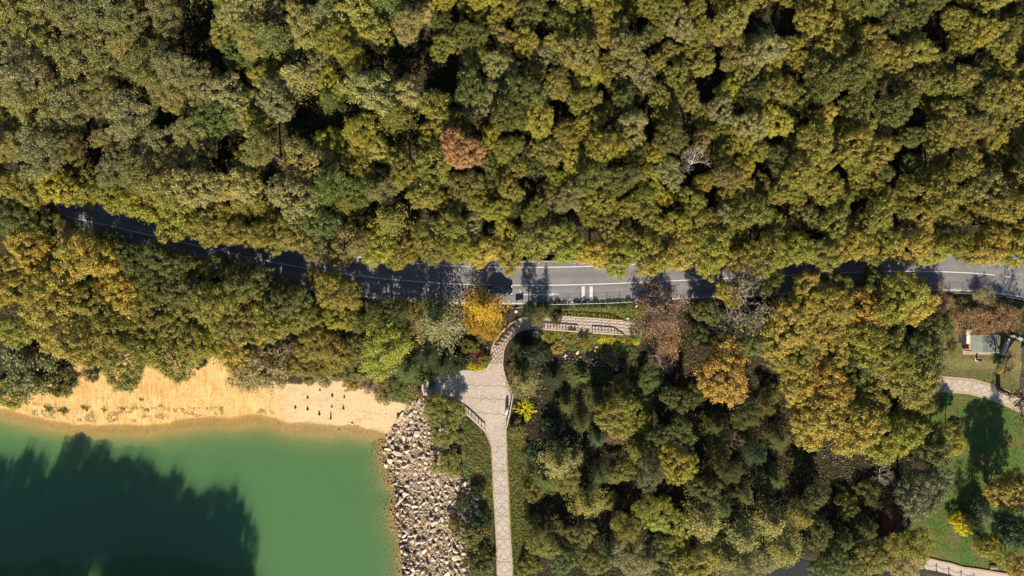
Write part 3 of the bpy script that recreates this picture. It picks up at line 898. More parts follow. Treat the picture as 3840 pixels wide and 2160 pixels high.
def bare_tree(name, H, depth=5, rad=.05, kids=3, leafn=0, leaf=.05, seed=1, wide=1.0):
    r = random.Random(seed)
    mb = MB(); tips = []
    def grow(p, d, ln, rd, lev):
        q = p + d * ln * .5 + Vector((r.uniform(-.1, .1), r.uniform(-.1, .1), r.uniform(-.02, .08))) * ln
        e = p + d * ln
        mb.tube([p, q, e], [rd, rd * .8, rd * .6], 5 if lev < 2 else 3, False)
        tips.append((e, lev))
        if lev >= depth: return
        for k in range(kids if lev else kids + 3):
            ax = Vector((r.uniform(-1, 1), r.uniform(-1, 1), r.uniform(-.5, .8)))
            nd = (d * (.75 if lev else .35) + ax.normalized() * .8 * wide)
            nd.z = nd.z * .75 + .22
            nd.normalize()
            st = p + d * ln * r.uniform(.55, 1.0)
            grow(st, nd, ln * r.uniform(.58, .8) * (1.0 if lev else .62), rd * .55, lev + 1)
    grow(Vector((0, 0, -.1)), Vector((r.uniform(-.06, .06), r.uniform(-.06, .06), 1)).normalized(), H * .42, rad, 0)
    e = np.array([t[0] for t in tips]); k = 1 / np.percentile(np.hypot(e[:, 0], e[:, 1]), 95); kz = H / e[:, 2].max()
    mb.v = [(a * k, b * k, c * kz) for a, b, c in mb.v]
    tips = [(Vector((t[0].x * k, t[0].y * k, t[0].z * kz)), t[1]) for t in tips]
    tr = mb.mesh(name + '_branches', M['bark'])
    lm = None
    if leafn:
        e = np.array([t[0] for t in tips if t[1] >= 2])
        c = e[rng.integers(0, len(e), leafn)] + rng.normal(0, .06, (leafn, 3))
        lm = leaf_mesh(name, c, unit(leafn) + np.array([0, 0, .4]), leaf * rng.uniform(.6, 1.4, leafn), leaf * .6 * rng.uniform(.6, 1.4, leafn),
                       np.c_[rng.random((leafn, 2)), np.zeros(leafn)], M['leaf'])
    return lm, tr

PROTO = {}
def add_oaks():
    for i in range(6):                                   # round-headed wood trees, height 3 for radius 1
        c, C = dome_crown('crown', 120 + 8 * i, 10500, .058, 2.1, .95, (.09, .2), hollow=.55, spread=.45, sep=.155)
        PROTO['oak%d' % i] = (c, trunk_mesh('trunk', 3, 2.0, .075, C), 3.0, 2.45)
    for i in range(4):                                   # broad park trees, finer leaves
        c, C = dome_crown('crown', 190, 15500, .045, 1.55, .68, (.07, .165), hollow=.6, spread=.45, sep=.12)
        PROTO['broad%d' % i] = (c, trunk_mesh('trunk', 2.2, 1.45, .06, C, 14), 2.2, 1.7)
    for i in range(4):                                   # tall soft crowns with fine sparse leaves
        c, C = dome_crown('crown', 130, 11500, .048, 2.6, 1.15, (.08, .2), hollow=.4, spread=.6, sep=.15)
        PROTO['soft%d' % i] = (c, trunk_mesh('trunk', 3.8, 2.9, .06, C, 16), 3.8, 2.9)
    for i in range(3):                                   # shrubs
        c, C = dome_crown('foliage', 46, 4200, .08, .5, .6, (.16, .28), hollow=.5, flat=.75, sep=.22)
        PROTO['shrub%d' % i] = (c, trunk_mesh('stem', 1.1, .5, .035, C, 10), 1.1, .65)
    for i in range(2):                                   # low feathery shrub of pointed shoots
        k = 2600
        a = rng.uniform(0, 2 * math.pi, 60); el = rng.uniform(.25, 1.25, 60)
        sh = np.c_[np.cos(a) * np.cos(el), np.sin(a) * np.cos(el), np.sin(el)] * rng.uniform(.75, 1.05, (60, 1))
        j = rng.integers(0, 60, k); t = rng.uniform(.25, 1, (k, 1))
        p = sh[j] * t + rng.normal(0, .035, (k, 3)); p[:, 2] = np.abs(p[:, 2]) * .9
        g = rng.random(60)
        lm = leaf_mesh('foliage', p, unit(k) + np.array([0, -.2, .5]), .1 * rng.uniform(.6, 1.4, k), .045, np.c_[rng.random(k), g[j], np.zeros(k)], M['leaf'])
        mb = MB()
        for q in range(0, 60, 4): mb.tube([(0, 0, 0), tuple(sh[q] * .5), tuple(sh[q] * .95)], [.02, .012, .004], 3, False)
        PROTO['feather%d' % i] = (lm, mb.mesh('stem', M['bark']), 1.0, .6)
    for i in range(3):
        cr, tr = conifer('crown', 2.6, 11, 9, .075, 7, 1.0, .22 + .05 * i)
        PROTO['cedar%d' % i] = (cr, tr, 2.6, 1.4)
    for i in range(2):
        cr, tr = conifer('crown', 3.6, 10, 12, .085, 5, 1.0, .3, .08)
        PROTO['fir%d' % i] = (cr, tr, 3.6, 1.6)
    for i in range(2):                                   # slim columns
        c, C = dome_crown('crown', 80, 7000, .075, 3.1, 2.9, (.22, .36), hollow=.2, flat=.98, spread=.7)
        PROTO['column%d' % i] = (c, trunk_mesh('trunk', 6.2, 4, .08, C, 6), 6.2, 3.2)
    for i in range(3):
        lm, tr = bare_tree('crown', 2.6, 5, .055, 3, 900 if i else 350, .06, 11 + i, 1.0)
        PROTO['bare%d' % i] = (lm, tr, 2.2, 1.4)
    for i in range(2):
        lm, tr = bare_tree('crown', 2.4, 5, .05, 3, 5200, .055, 31 + i, 1.0)
        PROTO['half%d' % i] = (lm, tr, 2.2, 1.4)
add_oaks()

COLOURS = {
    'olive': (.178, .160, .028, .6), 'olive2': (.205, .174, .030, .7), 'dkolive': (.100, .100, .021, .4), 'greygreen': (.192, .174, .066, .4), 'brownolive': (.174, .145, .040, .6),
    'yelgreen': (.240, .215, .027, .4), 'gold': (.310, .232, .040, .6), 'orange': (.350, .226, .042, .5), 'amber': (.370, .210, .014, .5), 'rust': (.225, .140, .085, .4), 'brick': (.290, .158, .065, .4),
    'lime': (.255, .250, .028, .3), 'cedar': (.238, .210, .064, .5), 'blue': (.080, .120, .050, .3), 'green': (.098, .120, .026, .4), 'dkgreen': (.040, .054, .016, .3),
    'maroon': (.170, .045, .056, .2), 'yellow': (.600, .490, .016, .2), 'sage': (.165, .158, .075, .3), 'larch': (.185, .178, .062, .5), 'greyblue': (.100, .115, .060, .2), 'fawn': (.310, .235, .100, .6), 'goldpine': (.250, .218, .046, .5),
}
NAMES = {'olive': 'olive-green', 'olive2': 'warm olive', 'dkolive': 'dark olive', 'greygreen': 'dull grey-green', 'brownolive': 'brownish olive', 'yelgreen': 'yellow-green', 'gold': 'golden-yellow',
         'orange': 'orange-gold', 'amber': 'amber-orange', 'rust': 'rusty brown', 'brick': 'russet', 'lime': 'lime-green', 'cedar': 'straw-green', 'blue': 'blue-green', 'green': 'fresh green', 'dkgreen': 'dark green',
         'maroon': 'maroon', 'yellow': 'bright yellow', 'sage': 'sage-grey', 'greyblue': 'grey-blue', 'fawn': 'fawn-coloured', 'goldpine': 'yellowish', 'larch': 'grey-green'}
BARK = {'oak': (.07, .055, .04), 'broad': (.09, .07, .05), 'soft': (.11, .09, .07), 'bare': (.30, .25, .20), 'half': (.24, .18, .13)}
def plant(px, py, rpx, proto, colour, label, cat='tree', group=None, hk=1.0, name=None, seen=.0, bark=None, jit=.08, rz=None, base=None):
    """a plant whose crown is seen centred at this pixel with this radius in pixels"""
    cm, tm, H, zc = PROTO[proto]
    R = rpx * .047
    for _ in range(3):
        dz = zc * R * hk
        x, y, z = ground(px, py, dz) if base is None else (*ground(*base)[:2], ground(*base)[2])
        R = rpx * (CAM_H - z - dz) / FPX
    kind = proto.rstrip('0123456789')
    nm = name or {'oak': 'oak_tree', 'broad': 'plane_tree', 'soft': 'ash_tree', 'shrub': 'shrub', 'feather': 'shrub', 'cedar': 'cedar_tree', 'fir': 'fir_tree', 'column': 'cypress_tree', 'bare': 'bare_tree', 'half': 'turning_tree'}[kind]
    o = thing(nm, label, cat, (x, y, z - .05), rng.uniform(0, 6.28) if rz is None else rz, group, (R * rng.uniform(.9, 1.14), R * rng.uniform(.9, 1.14), R * hk))
    c = COLOURS[colour]
    k = 1 + rng.normal(0, jit)
    if cm is not None:
        a = link(bpy.data.objects.new('foliage' if cat == 'shrub' else 'crown', cm), o)
        a.color = (c[0] * k * (1 + rng.normal(0, jit * .5)), c[1] * k, c[2] * k * (1 + rng.normal(0, jit)), c[3] * rng.uniform(.5, 1.2))
    b = link(bpy.data.objects.new('stem' if cat == 'shrub' else 'trunk', tm), o)
    bk = bark or BARK.get(kind, (.09, .065, .045))
    b.color = (*bk, 1)
    return o
def pick(base, n): return base + str(int(rng.integers(0, n)))

OPP = [(1000, 'the sand bank'), (1460, 'the beach'), (1960, 'the plaza'), (2420, 'the ramp'), (2950, 'the orange-gold tree'), (3480, 'the golden trees'), (9999, 'the pavilion')]
def opposite(x): return next(n for k, n in OPP if x < k)
SIZE = lambda r: 'small' if r < 62 else ('middling' if r < 84 else 'broad')
# ---------------------------------------------------------------- the wood across the road from the lake
EDGE = np.array([(-200, 735), (0, 775), (160, 775), (330, 785), (480, 832), (640, 890), (800, 938), (900, 950), (1080, 950), (1200, 995), (1350, 985), (1500, 1010),
                 (1700, 995), (1850, 1005), (1930, 1010), (1960, 985), (2050, 978), (2200, 985), (2250, 1030), (2330, 1040), (2420, 1040), (2520, 1010), (2650, 1005), (2770, 1030), (2900, 1030),
                 (3000, 1005), (3100, 1015), (3330, 985), (3470, 1000), (3600, 985), (3840, 1000), (4050, 1040)], float)
GAPS = [(730, 50, 95), (775, 200, 80), (690, 150, 50), (600, 430, 62), (690, 400, 75), (430, 320, 36), (1430, 215, 80), (1560, 160, 62), (1680, 260, 82), (1590, 310, 60), (1240, 600, 55), (1430, 640, 50),
        (1030, 685, 52), (1110, 460, 75), (1060, 60, 45), (940, 240, 40), (2830, 100, 60), (3540, 130, 55), (2960, 60, 60), (345, 470, 45), (890, 270, 45), (2440, 310, 40), (2050, 60, 36), (540, 60, 36),
        (160, 250, 36), (2640, 320, 30), (3250, 40, 30), (3320, 90, 30), (1380, 430, 45), (820, 560, 55), (500, 560, 45), (1180, 340, 36), (2600, 620, 40), (2110, 400, 30), (1570, 520, 40), (3010, 440, 26), (330, 600, 30)]
EDGE_TREES, IN_TREES = [], []
x = -90.0
while x < 3960:                                          # the front row, leaning over the road
    r = rng.uniform(66, 100) if x < 1300 else rng.uniform(62, 92)
    x += r * .72
    EDGE_TREES.append((x, np.interp(x, EDGE[:, 0], EDGE[:, 1]) - r * rng.uniform(.8, 1.0), r)); x += r * .62
SPECIAL = [(1730, 555, 118), (2590, 612, 70), (1680, 150, 0)]
cand = 0
ALL = [(a, b, c) for a, b, c in EDGE_TREES] + [s for s in SPECIAL if s[2]]
while cand < 16000:
    cand += 1
    x = rng.uniform(-110, 3950); y = rng.uniform(-110, 980)
    left = x < 1500 + .25 * y
    r = rng.uniform(62, 108) if left else rng.uniform(46, 84)
    if y + .9 * r > np.interp(x, EDGE[:, 0], EDGE[:, 1]) - 45: continue
    if any((x - a) ** 2 + (y - b) ** 2 < (.88 * c + .36 * r) ** 2 for a, b, c in GAPS): continue
    f = .545 if left else .60
    if any((x - a) ** 2 + (y - b) ** 2 < (f * (r + c)) ** 2 for a, b, c in ALL): continue
    ALL.append((x, y, r)); IN_TREES.append((x, y, r))
def depth_word(x, y, r):
    d = np.interp(x, EDGE[:, 0], EDGE[:, 1]) - y
    w = 'behind the front row' if d < 260 else ('midway into the wood' if d < 560 else 'deep in the wood')
    g = min(math.hypot(x - a, y - b) - c - r for a, b, c in GAPS)
    return ('beside a gap ' if g < 0 else '') + w
for (x, y, r) in EDGE_TREES:
    col = rng.choice(['yelgreen', 'yelgreen', 'olive2', 'olive', 'gold'] if x < 1100 or 1700 < x else ['olive', 'olive2', 'brownolive', 'yelgreen'])
    plant(x, y, r, pick('oak', 6), col, '%s %s tree of the front row over the road, opposite %s' % (SIZE(r), NAMES[col], opposite(x)), 'tree',
          'front row of the wood along the road', hk=rng.uniform(.82, 1.0))
for (x, y, r) in IN_TREES:
    u = rng.random()
    if x < 620 + .3 * y and y < 680:
        col = rng.choice(['greygreen', 'greygreen', 'cedar', 'brownolive']); pr = pick('soft', 4); hk = rng.uniform(.75, 1.15)
    elif x < 1650 - .2 * y:
        col = rng.choice(['cedar', 'olive', 'goldpine', 'yelgreen', 'green', 'greygreen']); pr = pick('oak', 6) if u < .5 else (pick('soft', 4) if u < .75 else pick('cedar', 3)); hk = rng.uniform(.85, 1.3)
        if pr.startswith('cedar'): r *= 1.15
    else:
        col = rng.choice(['olive', 'olive', 'olive2', 'olive', 'brownolive', 'dkolive', 'yelgreen', 'greygreen'] if x < 3000 else ['olive', 'olive2', 'brownolive', 'dkolive', 'olive2', 'gold' if u < .25 else 'olive'])
        pr = pick('oak', 6); hk = rng.uniform(.85, 1.4)
    kindw = {'oak': 'round-headed', 'soft': 'thin-crowned', 'cedar': 'evergreen'}[pr.rstrip('0123456789')]
    plant(x, y, r * 1.0, pr, col, '%s %s %s tree %s, opposite %s' % (SIZE(r), NAMES[col], kindw, depth_word(x, y, r), opposite(x)), 'tree', 'trees deep in the wood across the road', hk=hk)
plant(1730, 555, 95, 'broad1', 'brick', 'russet autumn tree standing alone among the green crowns of the wood', 'tree', hk=1.75)
plant(2595, 612, 66, 'bare0', 'orange', 'leafless pale grey tree in a dark gap of the wood with few orange leaves', 'tree', bark=(.27, .245, .215), hk=1.6)
plant(1690, 150, 34, 'half1', 'rust', 'thin rusty brown tree beside the largest dark gap of the wood', 'tree', hk=2.2)
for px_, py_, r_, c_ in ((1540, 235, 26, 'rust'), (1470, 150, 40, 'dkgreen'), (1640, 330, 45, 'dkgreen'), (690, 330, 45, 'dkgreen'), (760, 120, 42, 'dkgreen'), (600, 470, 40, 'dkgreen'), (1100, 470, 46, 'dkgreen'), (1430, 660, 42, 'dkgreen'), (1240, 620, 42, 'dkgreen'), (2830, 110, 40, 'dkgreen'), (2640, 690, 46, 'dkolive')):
    plant(px_, py_, r_, pick('shrub', 3), c_, '%s undergrowth bush in a dark gap of the wood' % NAMES[c_], 'shrub', 'bushes in the gaps of the wood')

# ---------------------------------------------------------------- the wood between road and lake
def road_px(px): return np.interp(px, [p[0] for p in ROAD_C], [p[1] for p in ROAD_C])
SWG = 'trees between the road and the sandy shore'
def sw(px, py, r, proto, col, hk=1.0, extra=''):
    plant(px, py, r, proto, col, '%s %s %s tree %s, lake side of the road' % (SIZE(r * .8), NAMES[col], 'fine-leaved' if proto[0] == 'b' else 'coarse-leaved', 'shading the road' if py < road_px(px) + 170 else ('above the sand bank' if py > 1240 else 'in the thick of the wood')), 'tree', SWG, hk=hk)
for a in [(90, 790, 70, 'oak3', 'dkolive'), (20, 800, 70, 'oak4', 'dkolive'), (170, 800, 46, 'oak5', 'brownolive'), (820, 1000, 56, 'oak1', 'dkolive'), (900, 1020, 60, 'oak0', 'brownolive'), (1030, 1100, 60, 'oak5', 'dkolive'), (1090, 1085, 46, 'oak3', 'olive'), (420, 1000, 90, 'broad2', 'gold'), (60, 1000, 90, 'broad3', 'gold'), (60, 830, 75, 'oak0', 'dkolive'), (160, 850, 60, 'oak1', 'dkolive'), (250, 880, 60, 'oak2', 'brownolive'), (30, 770, 60, 'oak3', 'dkolive'), (110, 930, 105, 'broad0', 'gold'), (300, 960, 125, 'broad1', 'gold'),
          (400, 900, 62, 'oak4', 'dkolive'), (480, 960, 72, 'oak5', 'dkolive'), (590, 980, 75, 'oak0', 'dkolive'), (670, 1010, 72, 'oak2', 'dkolive'), (40, 1080, 105, 'broad2', 'gold'), (190, 1120, 125, 'broad3', 'gold'),
          (340, 1130, 105, 'broad0', 'olive2'), (460, 1100, 100, 'broad1', 'gold'), (250, 1270, 120, 'broad2', 'gold'), (40, 1240, 82, 'oak4', 'yelgreen'), (400, 1250, 110, 'broad3', 'olive2'), (560, 1170, 100, 'broad0', 'olive'),
          (470, 1340, 115, 'broad1', 'olive'), (610, 1320, 110, 'broad2', 'olive'), (650, 1210, 95, 'broad3', 'olive'), (740, 1290, 100, 'broad0', 'yelgreen'), (570, 1060, 80, 'oak5', 'dkolive'), (690, 1100, 78, 'oak1', 'dkolive'),
          (765, 1010, 46, 'soft1', 'yelgreen'), (790, 1130, 92, 'oak3', 'olive'), (880, 1080, 82, 'oak0', 'dkolive'), (970, 1060, 72, 'oak2', 'dkolive'), (900, 1200, 95, 'broad1', 'brownolive'), (830, 1230, 85, 'broad2', 'yelgreen'),
          (1060, 1140, 80, 'oak4', 'dkolive'), (1010, 1200, 85, 'oak5', 'olive'), (1130, 1190, 85, 'broad3', 'olive'), (1255, 1095, 92, 'oak1', 'olive2'), (1180, 1040, 40, 'oak2', 'olive2'), (1270, 1190, 80, 'broad0', 'yelgreen'), (1190, 1290, 95, 'broad1', 'olive2'),
          (1340, 1200, 52, 'oak3', 'dkolive'), (1420, 1180, 60, 'soft0', 'dkolive'), (1500, 1170, 56, 'soft2', 'dkolive'), (910, 1320, 95, 'broad2', 'gold'), (1200, 1370, 56, 'broad1', 'brownolive'), (1130, 1370, 60, 'broad2', 'olive2'), (1270, 1330, 70, 'broad3', 'olive2'), (1330, 1310, 60, 'broad0', 'brownolive')]:
    sw(*a)
plant(985, 1340, 120, 'half0', 'fawn', 'broad fawn-brown tree with dry leaves overhanging the sand bank', 'tree', hk=.7)
plant(970, 1380, 120, 'broad3', 'fawn', 'dense straw-coloured tree at the top of the sand bank', 'tree', hk=.8)
plant(100, 1400, 110, 'shrub0', 'greygreen', 'wide grey-green thicket beside the left end of the beach', 'shrub', hk=.8)
plant(215, 1440, 62, 'shrub1', 'dkolive', 'dark olive thicket where the sand bank starts', 'shrub')
plant(30, 1480, 66, 'shrub2', 'yelgreen', 'yellow-green thicket touching the lake water', 'shrub')
plant(340, 1390, 40, 'shrub1', 'dkgreen', 'dark green bush at the top of the sand bank', 'shrub')
plant(750, 1362, 24, 'shrub0', 'dkgreen', 'little dark bush on the brink of the rilled sand', 'shrub')
plant(470, 1440, 34, 'shrub2', 'green', 'green bush hanging down over the sand bank', 'shrub')
for px_, py_, r_, c_ in ((180, 1528, 26, 'brownolive'), (235, 1538, 26, 'dkolive'), (320, 1528, 22, 'brownolive'), (390, 1535, 13, 'brownolive'), (460, 1530, 14, 'brownolive'), (550, 1535, 13, 'green'), (600, 1520, 12, 'brownolive'), (530, 1495, 13, 'brownolive')):
    plant(px_, py_, r_, 'feather%d' % (px_ % 2), c_, 'small %s tuft growing on the dry sand' % NAMES[c_], 'shrub', 'tufts on the sand bank', hk=.3)
for px_, py_, r_, c_, l_ in ((1215, 1415, 40, 'fawn', 'fawn scrub above the beach stakes'), (1160, 1418, 32, 'brownolive', 'brownish olive scrub where sand bank and beach meet'), (1265, 1405, 34, 'olive2', 'warm olive scrub at the top of the beach'), (1325, 1440, 40, 'orange', 'low orange bush on the pale beach'), (1390, 1425, 48, 'rust', 'low rusty bush at the top of the pale beach'), (1440, 1470, 46, 'brownolive', 'low brownish scrub beside the riprap top'), (1300, 1390, 45, 'brownolive', 'brownish olive scrub above the orange bush'),
                         (1500, 1450, 40, 'green', 'low green scrub near the plaza railing'), (1390, 1380, 60, 'greygreen', 'dull grey-green scrub below the lime tree'), (1580, 1465, 17, 'maroon', 'small maroon bush outside the plaza railing')):
    plant(px_, py_, r_, pick('shrub', 3), c_, l_, 'shrub', hk=.55)

# ---------------------------------------------------------------- around the plaza
plant(1640, 1215, 132, 'cedar0', 'larch', 'grey-green feathery larch between the road and the plaza', 'tree', hk=.75, name='larch_tree', bark=(.3, .25, .2))
plant(1560, 1180, 80, 'soft1', 'brownolive', 'brownish olive tree beside the grey-green larch', 'tree', hk=.5)
plant(1815, 1160, 98, 'cedar1', 'amber', 'amber-orange conifer leaning over the dark car', 'tree', hk=.9, name='larch_tree')
plant(1815, 1225, 66, 'soft3', 'amber', 'smaller amber-orange tree at the foot of the amber conifer', 'tree', hk=.5)
plant(1808, 1262, 26, 'shrub1', 'rust', 'rust-red bush under the amber trees', 'shrub')
plant(1440, 1310, 122, 'soft2', 'lime', 'lime-green airy tree above the beach', 'tree', hk=.55)
plant(1350, 1260, 60, 'shrub0', 'olive', 'olive bush behind the lime tree', 'shrub')
plant(1530, 1395, 55, 'fir0', 'green', 'fresh green fir beside the lime tree', 'tree', hk=.8)
plant(1610, 1340, 62, 'fir1', 'dkgreen', 'dark green fir under the larch', 'tree', hk=.9)
plant(1660, 1375, 60, 'cedar2', 'dkgreen', 'dark green spreading conifer behind the plaza bench', 'tree', hk=.8)
plant(1720, 1360, 42, 'shrub2', 'dkgreen', 'dark green bush behind the plaza', 'shrub')
plant(1590, 1420, 40, 'shrub0', 'green', 'green bush at the round end of the plaza', 'shrub')
plant(1760, 1300, 36, 'shrub1', 'olive', 'olive bush between the amber trees and the maroon bush', 'shrub')
plant(1790, 1332, 33, 'feather0', 'maroon', 'maroon feathery bush beside the curved steps', 'shrub', hk=1.0)
plant(1818, 1350, 24, 'shrub2', 'olive', 'small olive bush against the curved steps', 'shrub')
for px_, py_, r_ in ((1752, 1360, 19), (1765, 1374, 20), (1785, 1380, 19), (1805, 1378, 20), (1746, 1346, 14)):
    plant(px_, py_, r_, 'feather%d' % (px_ % 2), 'yellow', 'bright yellow dwarf bush in the row edging the plaza by the steps', 'shrub', 'yellow dwarf bushes edging the plaza', hk=.8)
plant(1902, 1222, 14, 'feather1', 'maroon', 'dark red bush by the sharp bend of the curved steps', 'shrub')
plant(1662, 1565, 92, 'broad2', 'olive2', 'round olive tree growing through the rocks against the plaza railing', 'tree', hk=.55)
plant(1965, 1435, 68, 'cedar2', 'cedar', 'brownish conifer beside the plaza entrance', 'tree', hk=.9)
plant(1950, 1460, 46, 'fir0', 'greyblue', 'grey-blue fir sapling at the corner of the plaza', 'tree', hk=.7)
plant(1978, 1540, 50, 'feather0', 'yellow', 'bright yellow spreading bush beside the plaza railing', 'shrub', hk=.8, base=(1968, 1535))
plant(1965, 1510, 34, 'feather1', 'yelgreen', 'yellow-green bush behind the bright yellow spreading bush', 'shrub', hk=.8)
for px_, py_, r_, c_, l_ in ((2005, 1285, 34, 'dkgreen', 'dark green ivy mound inside the bend of the curved steps'), (1965, 1300, 30, 'dkgreen', 'dark green ivy mound right below the curved steps'), (1935, 1330, 30, 'dkolive', 'dark olive bush against the lower curved steps'), (2045, 1330, 36, 'dkgreen', 'dark green bush left of the golden-brown domed bush'),  (1925, 1375, 24, 'olive', 'olive bush beside the plaza entrance')):
    plant(px_, py_, r_, pick('shrub', 3), c_, l_, 'shrub', hk=.7)
plant(1990, 1335, 54, 'oak3', 'dkgreen', 'dark green leafy tree inside the bend of the curved steps', 'tree', hk=.62)
plant(1938, 1295, 32, 'fir1', 'dkgreen', 'dark green slender fir shading the curved steps', 'tree', hk=.8)
plant(1945, 1610, 38, 'shrub0', 'brownolive', 'brownish bush beside the grass strip of the path', 'shrub')
# riprap bushes
for px_, py_, r_, p_, c_, l_, h_ in ((1682, 1735, 58, 'shrub0', 'olive2', 'round mown-looking olive bush in the middle of the rocks', .8), (1706, 1962, 27, 'shrub1', 'yelgreen', 'small yellow-green bush on the rocks', 1.0), (1742, 1882, 40, 'shrub2', 'dkgreen', 'dark green bush where the rocks meet the grass', .9),
                         (1765, 2010, 64, 'shrub0', 'brownolive', 'brownish olive thicket against the path', .9), (1800, 2110, 58, 'shrub1', 'dkolive', 'dark olive thicket by the path at the lower end of the rocks', .9), (1800, 1950, 44, 'shrub2', 'dkgreen', 'dark green thicket shading the grass by the path', 1.0),
                         (1790, 1840, 30, 'shrub1', 'dkgreen', 'dark green bush shading the upper rocks', 1.2), (1762, 1700, 22, 'feather0', 'brownolive', 'dry brownish tuft on the grass above the rocks', .6), (1790, 1760, 20, 'feather1', 'fawn', 'fawn dry tuft on the grass above the rocks', .5), (1720, 1640, 30, 'shrub2', 'brownolive', 'brownish scrub under the round olive tree', .6)):
    plant(px_, py_, r_, p_, c_, l_, 'shrub', hk=h_)

# ---------------------------------------------------------------- planted bed by the ramp
plant(2032, 1186, 44, 'soft0', 'brownolive', 'brownish tree with dark leaves overhanging the ramp', 'tree', hk=.6, base=(2020, 1180))
plant(2085, 1192, 30, 'shrub2', 'dkolive', 'dark olive bush pushing over the ramp', 'shrub', hk=1.2)
plant(1985, 1170, 40, 'soft3', 'dkgreen', 'dark green slender tree by the roadside sign', 'tree', hk=1.0)
plant(2050, 1160, 32, 'fir1', 'dkgreen', 'dark green slender fir on the road bank', 'tree', hk=1.1)
for i, px_ in enumerate(range(1996, 2420, 24)):
    py_ = 1144 - max(0, (px_ - 2200)) * .045 + rng.uniform(-3, 6)
    plant(px_, py_, rng.uniform(12, 19), pick('shrub', 3), 'dkgreen' if i % 3 else 'green', '%s bush of the low hedge along the roadside wire fence' % NAMES['dkgreen' if i % 3 else 'green'], 'shrub', 'hedge along the wire fence', hk=rng.uniform(.6, 1.0))
for px_, py_, r_, c_, l_, p_ in ((2190, 1255, 26, 'dkgreen', 'dark green weedy bush between the two ramp railings', 'feather0'), (2262, 1272, 24, 'yellow', 'bright yellow bush against the short ramp railing', 'feather1'), (2292, 1276, 24, 'yellow', 'bright yellow bush in the middle of the ramp bed', 'feather0'), (2330, 1268, 18, 'yelgreen', 'yellow-green bush between bright yellow ones', 'shrub1'),
                             (2350, 1278, 20, 'yellow', 'bright yellow bush at the far end of the ramp bed', 'feather1'), (2384, 1282, 18, 'yellow', 'bright yellow bush under the rusty half-bare tree', 'feather0'), (2360, 1315, 40, 'green', 'green mixed bush below the bright yellow bushes', 'shrub0'), (2320, 1308, 30, 'yelgreen', 'yellow-green bush above the stone arch', 'shrub2'),
                             (2088, 1306, 29, 'gold', 'golden-brown domed bush beside the shaded ground', 'shrub1'), (2268, 1335, 24, 'yelgreen', 'yellow-green half of the colourful rockery bush', 'feather0'), (2292, 1342, 30, 'rust', 'rusty red bush by the stone arch', 'shrub2'), (2296, 1360, 18, 'gold', 'golden bush in front of the rusty red one', 'shrub0'),
                             (2200, 1290, 26, 'olive2', 'warm olive ground bush on the rockery', 'shrub0'), (2140, 1262, 30, 'olive', 'olive ground bush below the ramp railing', 'shrub1'), (2060, 1262, 22, 'olive2', 'warm olive ground bush near the spiky yucca', 'shrub2')):
    plant(px_, py_, r_, p_, c_, l_, 'shrub', hk=.6)
# spiky yucca
yx, yy, yz = ground(2010, 1250)
yu = thing('yucca_plant', 'spiky pale yucca where the ramp meets the curved steps', 'plant', (yx, yy, yz))
for k in range(22):
    a = k * 2.4; el = .25 + .9 * ((k * 7) % 10) / 10
    d = np.array([math.cos(a) * math.cos(el), math.sin(a) * math.cos(el), math.sin(el)]) * 1.15
    s = np.array([-math.sin(a), math.cos(a), 0]) * .07
    lf = MB().add([tuple(-s * .6 + [0, 0, .1]), tuple(s * .6 + [0, 0, .1]), tuple(d * .6 + s + [0, 0, .15]), tuple(d * .6 - s + [0, 0, .15]), tuple(d + [0, 0, .02])],
                  [(0, 1, 2, 3), (3, 2, 4)])
    q = lf.obj('leaf', M['bark'], yu); q.color = (.30, .30, .13, 1) if k % 3 else (.45, .42, .25, 1)

# ---------------------------------------------------------------- trees between ramp and pavilion
plant(2485, 1185, 118, 'half1', 'rust', 'rusty half-bare tree at the end of the ramp', 'tree', hk=.75)
plant(2520, 1245, 85, 'half0', 'brick', 'russet-brown twiggy tree below the rusty half-bare one', 'tree', hk=.7)
plant(2485, 1345, 52, 'bare2', 'rust', 'small leafless pinkish bush-tree below the twiggy brown trees', 'tree', hk=.6, bark=(.32, .22, .18))
plant(2720, 1400, 132, 'broad0', 'orange', 'big round orange-gold tree above the dark shaded garden', 'tree', hk=.85)
plant(2810, 1150, 120, 'bare1', 'brownolive', 'leafless grey tree with pale limbs beside the road', 'tree', hk=.8, bark=(.19, .155, .13))
plant(2740, 1225, 80, 'bare0', 'brownolive', 'leafless tree with whitish crooked limbs above the orange-gold tree', 'tree', hk=.8, bark=(.30, .265, .22))
EG = 'trees between the road and the lawn'
def eg(px, py, r, proto, col, hk=.9):
    plant(px, py, r, proto, col, '%s %s %s tree %s' % (SIZE(r * .8), NAMES[col], 'fine-leaved' if proto[0] == 'b' else 'coarse-leaved', 'overhanging the shaded road' if py < 1130 else ('at the edge of the lawn' if px > 3300 and py > 1300 else ('above the dry stream bed' if py > 1400 else 'between the road and the lawn'))), 'tree', EG, hk=hk)
